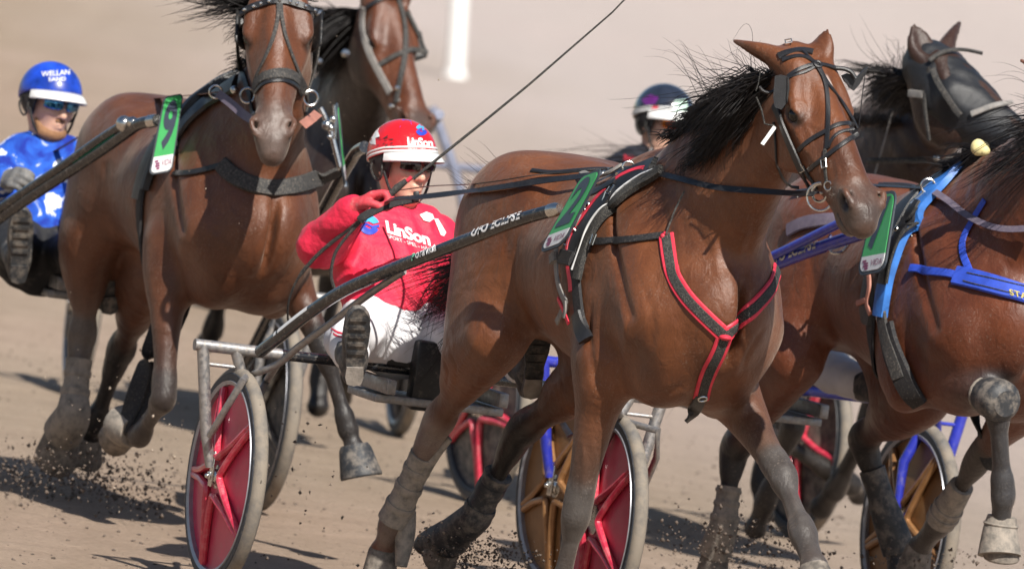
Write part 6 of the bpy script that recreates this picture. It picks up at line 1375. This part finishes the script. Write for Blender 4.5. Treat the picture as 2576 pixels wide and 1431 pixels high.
def blue_print():
    m, t, p = nodes('blue_white_print_cloth'); v = coords(t); n = noise(t, v, 9, 3, .5, 1.2); r = ramp(t, n, [(.36, (.012, .03, .26)), (.5, (.02, .09, .45)), (.55, (.03, .10, .45)), (.60, (.72, .74, .78))]); t.links.new(r.outputs[0], p.inputs['Base Color']); p.inputs['Roughness'].default_value = .85; p.inputs['Specular IOR Level'].default_value = .2; bump(t, p, noise(t, v, 12, 5, .6), .4, .03); return m
M['blue_cloth'] = blue_print()
def pose(f, A_, hd, nk, ch, pe, Rs, Ls, Re, Le, Rw, Lw, Rk, Lk, Ra, La):
    return dict(pelvis=A_(*pe, -.10), chest=A_(*ch, -.27), neck=A_(*nk, -.36), Rsh=A_(*Rs, -.32), Lsh=A_(*Ls, -.32), Rel=A_(*Re, -.08), Lel=A_(*Le, -.08), Rwr=A_(*Rw, .14), Lwr=A_(*Lw, .14), Rhd=np.array((1, .2, .2)), Rpn=np.array((.1, .9, -.4)), Rac=np.array((0, -.3, -1.)),
        Lhd=np.array((1, -.2, .2)), Lpn=np.array((.1, -.9, -.4)), Lac=np.array((0, .3, -1.)), Rkn=A_(*Rk, .24), Lkn=A_(*Lk, .24), Ran=A_(*Ra, .58), Lan=A_(*La, .58), Rto=A_(Ra[0] + 8, Ra[1] - 125, .66), Lto=A_(La[0] + 8, La[1] - 125, .66))
ax9 = Axes(F9.atx(124, 262, -.34), F9.B @ np.array((.55, -.82, -.02)), F9.B @ np.array((.05, 0, 1.)))
j9 = pose(F9, F9.atx, None, (118, 372), (95, 480), (105, 640), (15, 425), (182, 420), (-45, 480), (215, 520), (12, 452), (205, 545), (30, 600), (190, 640), (45, 650), (262, 720))
D9, JK9, jk9, hm9 = person(F9, 'driver in blue helmet and blue-white jacket with mirrored glasses at the left edge', j9, ax9, M['blue_cloth'], M['black_cloth'], M['helmet_blue'], M['white_shell'], M['lens_cyan'], M['grey_glove'], (M['boot_black'], M['boot_black']), h=.0075, stripe=False, seed=8, group='sulky drivers')
Bb = Body(.006); Bb.ell(ax9.p(.060, 0, -.104), (.036, .044, .030), [ax9.f, ax9.l, ax9.u], .02).ell(ax9.p(.098, 0, -.052), (.010, .026, .006), [ax9.f, ax9.l, ax9.u], .008)
for s_ in (-1, 1): Bb.tube([[*ax9.p(.05, s_ * .040, -.100), .022], [*ax9.p(.030, s_ * .058, -.060), .012]], ax9.l, .02)
mobj('beard', *Bb.skin(1), mat('sandy_beard', (.26, .13, .06), .8, var=.3, vscale=90, bmp=.4, bscale=250), D9)
hv = np.array([v.co[:] for v in hm9.data.vertices]); hq = np.array([p.vertices[:] for p in hm9.data.polygons if len(p.vertices) == 4]); HH9 = Hit(F9.w(hv), hq)
decal('lettering', ('WELLAN', .02, 0, 1.0), HH9, F9, (104, 193), (13, -1), (0, -13), M['letter_white'], hm9); decal('lettering', ('SAND', .02, 0, 1.0), HH9, F9, (122, 205), (12, -.5), (0, -10), M['letter_white'], hm9)
ax8 = Axes(F8.atx(1668, 312, -.34), F8.B @ np.array((.62, -.78, -.02)), F8.B @ np.array((.05, 0, 1.)))
j8 = pose(F8, F8.atx, None, (1650, 405), (1630, 510), (1640, 700), (1555, 450), (1735, 455), (1510, 540), (1780, 560), (1600, 560), (1740, 580), (1540, 780), (1800, 800), (1570, 830), (1860, 860))
D8, JK8, jk8, hm8 = person(F8, 'driver in dark helmet with rainbow glasses, half hidden behind the black mane', j8, ax8, M['navy_cloth'], M['white_cloth'], M['helmet_dark'], M['white_shell'], M['lens_rainbow'], M['grey_glove'], (M['boot_black'], M['boot_sole']), h=.0075, stripe=True, seed=12, group='sulky drivers')
hv = np.array([v.co[:] for v in hm8.data.vertices]); hq = np.array([p.vertices[:] for p in hm8.data.polygons if len(p.vertices) == 4]); HH8d = Hit(F8.w(hv), hq)
decal('patch', [[(0, 0), (.5, .5), (1, .3), (.8, -.3), (.3, -.4)]], HH8d, F8, (1612, 252), (45, 2), (2, -30), mat('purple_print', (.12, .015, .16), .3, coat=.6), hm8); decal('patch', [[(0, 0), (.3, 1), (.6, 1), (.3, 0)]], HH8d, F8, (1625, 296), (50, 2), (2, -30), M['red_trim'], hm8); decal('patch', [[(0, 0), (.1, .9), (.8, 1), (1, .1)]], HH8d, F8, (1692, 282), (40, 0), (2, -32), mat('mint_print', (.45, .62, .52), .3, coat=.6), hm8)
HJ8 = Hit(F8.w(JK8[0]), JK8[1]); decal('patch', [[(0, 0), (.1, .9), (1, .8), (1, -.1)]], HJ8, F8, (1565, 412), (38, 4), (2, -26), M['red_trim'], jk8, lift=.006); decal('collar_flap', [[(0, 0), (.5, 1.1), (1.2, .9), (1.3, -.4)]], HJ8, F8, (1618, 415), (40, 4), (2, -45), M['letter_white'], jk8, lift=.01)
ax7 = Axes(F7.atx(1838, 400, -.34), F7.B @ np.array((.5, -.85, -.02)), F7.B @ np.array((.05, 0, 1.)))
j7 = pose(F7, F7.atx, None, (1835, 520), (1830, 640), (1860, 830), (1740, 570), (1930, 580), (1700, 680), (1960, 700), (1800, 660), (1930, 660), (1760, 890), (2095, 935), (1760, 900), (2215, 985))
D7 = person(F7, 'driver of the gold-wheeled sulky, only white trousers showing under horse number 7', j7, ax7, M['navy_cloth'], M['white_cloth'], M['helmet_dark'], M['white_shell'], M['lens_dark'], M['grey_glove'], (M['boot_black'], M['boot_sole']), h=.0085, stripe=False, seed=15, group='sulky drivers')
# ------------------------------------------------------------------ rail post
pg = P(1145, 195, 1.0) - C_; tt = -C_[2] / pg[2]; base = C_ + pg * tt
po = empty('rail_post', 'white round rail post standing far back on the track edge', 'post', Matrix.Translation(Vector(base)))
ln_ = unit(np.array((-math.sin(math.radians(5)), 0, math.cos(math.radians(5)))))
MB().lathe([(0, -.05), (.068, -.05), (.068, 2.6), (.062, 2.64), (0, 2.65)], (0, 0, 0), ln_, 24, closed=False).build('pole', M['white'], po)
MB().lathe([(0, -.02), (.085, -.02), (.085, .03), (.07, .05), (0, .05)], (0, 0, 0), ln_, 24, closed=False).build('foot', M['white'], po)
# ------------------------------------------------------------------ sand thrown up and lying about
M['clod'] = mat('dark_sand_clod', (.13, .10, .08), .95, var=.5, vscale=40); M['grain'] = mat('pale_sand_grain', (.40, .32, .25), .95, var=.4, vscale=40)
def clods(name, cen, size, mat_, seed, flat=1.0, label=None):
    g = np.random.default_rng(seed); n = len(cen); o = np.array([(1, 0, 0), (-1, 0, 0), (0, 1, 0), (0, -1, 0), (0, 0, 1), (0, 0, -1)], float)
    V = cen[:, None, :] + o[None] * size[:, None, None] * g.uniform(.45, 1.25, (n, 6, 1)) * np.array((1, 1, flat)) + g.normal(size=(n, 6, 3)) * size[:, None, None] * .18
    T = np.array([(0, 2, 4), (2, 1, 4), (1, 3, 4), (3, 0, 4), (2, 0, 5), (1, 2, 5), (3, 1, 5), (0, 3, 5)]); Q = (np.arange(n)[:, None, None] * 6 + T[None]).reshape(-1, 3)
    ob = mobj(name, V.reshape(-1, 3), Q, mat_, smooth=False); return tag(ob, label, None, None, 'stuff')
def spray(px, d, n, seed, spread, dspread=.5, s0=.0018, s1=.007):
    g = np.random.default_rng(seed); out = []
    for _ in range(n):
        t = g.uniform(); i = min(int(t * (len(px) - 1)), len(px) - 2); q = t * (len(px) - 1) - i; x = px[i][0] * (1 - q) + px[i + 1][0] * q + g.normal() * spread[0]; y = px[i][1] * (1 - q) + px[i + 1][1] * q + g.normal() * spread[1]
        p = P(x, y, d + g.normal() * dspread)
        if p[2] < .004: p[2] = .004 + abs(g.normal()) * .01
        out.append(p)
    return np.array(out), (s0 * .5 + (s1 * 1.4 - s0 * .5) * g.uniform(0, 1, n) ** 4)
c_, s_ = spray([(30, 1200), (150, 1170), (260, 1210), (400, 1270)], 42.6, 3200, 1, (85, 38)); clods('flying_dirt', c_, s_, M['clod'], 1, label='dark sand spraying up below the hooves of number 9')
c_, s_ = spray([(200, 1000), (330, 1050), (420, 1150)], 42.4, 420, 2, (90, 110)); clods('flying_dirt', c_, s_ * .8, M['grain'], 2, label='pale sand grains hanging round the legs of number 9')
c_, s_ = spray([(1110, 1375), (1180, 1395), (1290, 1410)], 39.9, 1800, 3, (60, 26), .15); clods('flying_dirt', c_, s_ * .8, M['clod'], 3, label='dark sand kicked up at the black hind boot')
c_, s_ = spray([(1080, 1340), (1150, 1360), (1250, 1390)], 39.8, 350, 4, (60, 30), .15); clods('flying_dirt', c_, s_ * .7, M['grain'], 4, label='pale sand kicked up at the black hind boot')
c_, s_ = spray([(690, 1080), (720, 1220), (760, 1330)], 40.2, 170, 5, (70, 90), .4); clods('flying_dirt', c_, s_, M['clod'], 5, label='scattered dark crumbs flying behind the near red wheel')
c_, s_ = spray([(1700, 1330), (1850, 1400), (2000, 1400)], 41.2, 1400, 6, (90, 45), .4); clods('flying_dirt', c_, s_, M['clod'], 6, label='dark sand spray between the front horse and number 7')
c_, s_ = spray([(2250, 1400), (2450, 1420)], 41.2, 300, 7, (120, 20), .4); clods('flying_dirt', c_, s_, M['clod'], 7, label='dark sand spray under the forelegs of number 7')
c_, s_ = spray([(480, 650), (700, 560), (900, 300), (600, 800)], 42.0, 170, 8, (150, 160), .7, .0015, .0035); clods('flying_dirt', c_, s_, M['grain'], 8, label='fine pale grains in the air before the dark bay horse')
g = np.random.default_rng(9); n = 9000; d_ = g.uniform(37.5, 52, n); cen = np.array([C_ + ray(x, 0) * 0 + np.array(((x - CX) / FPX * dd, dd, 0)) for x, dd in zip(g.uniform(-500, 3000, n), d_)]); sz = .0015 + .009 * g.uniform(0, 1, n) ** 6; cen[:, 2] = sz * .3
clods('dirt_crumbs', cen, sz, M['clod'], 9, .6, 'small dark crumbs of sand strewn over the track')
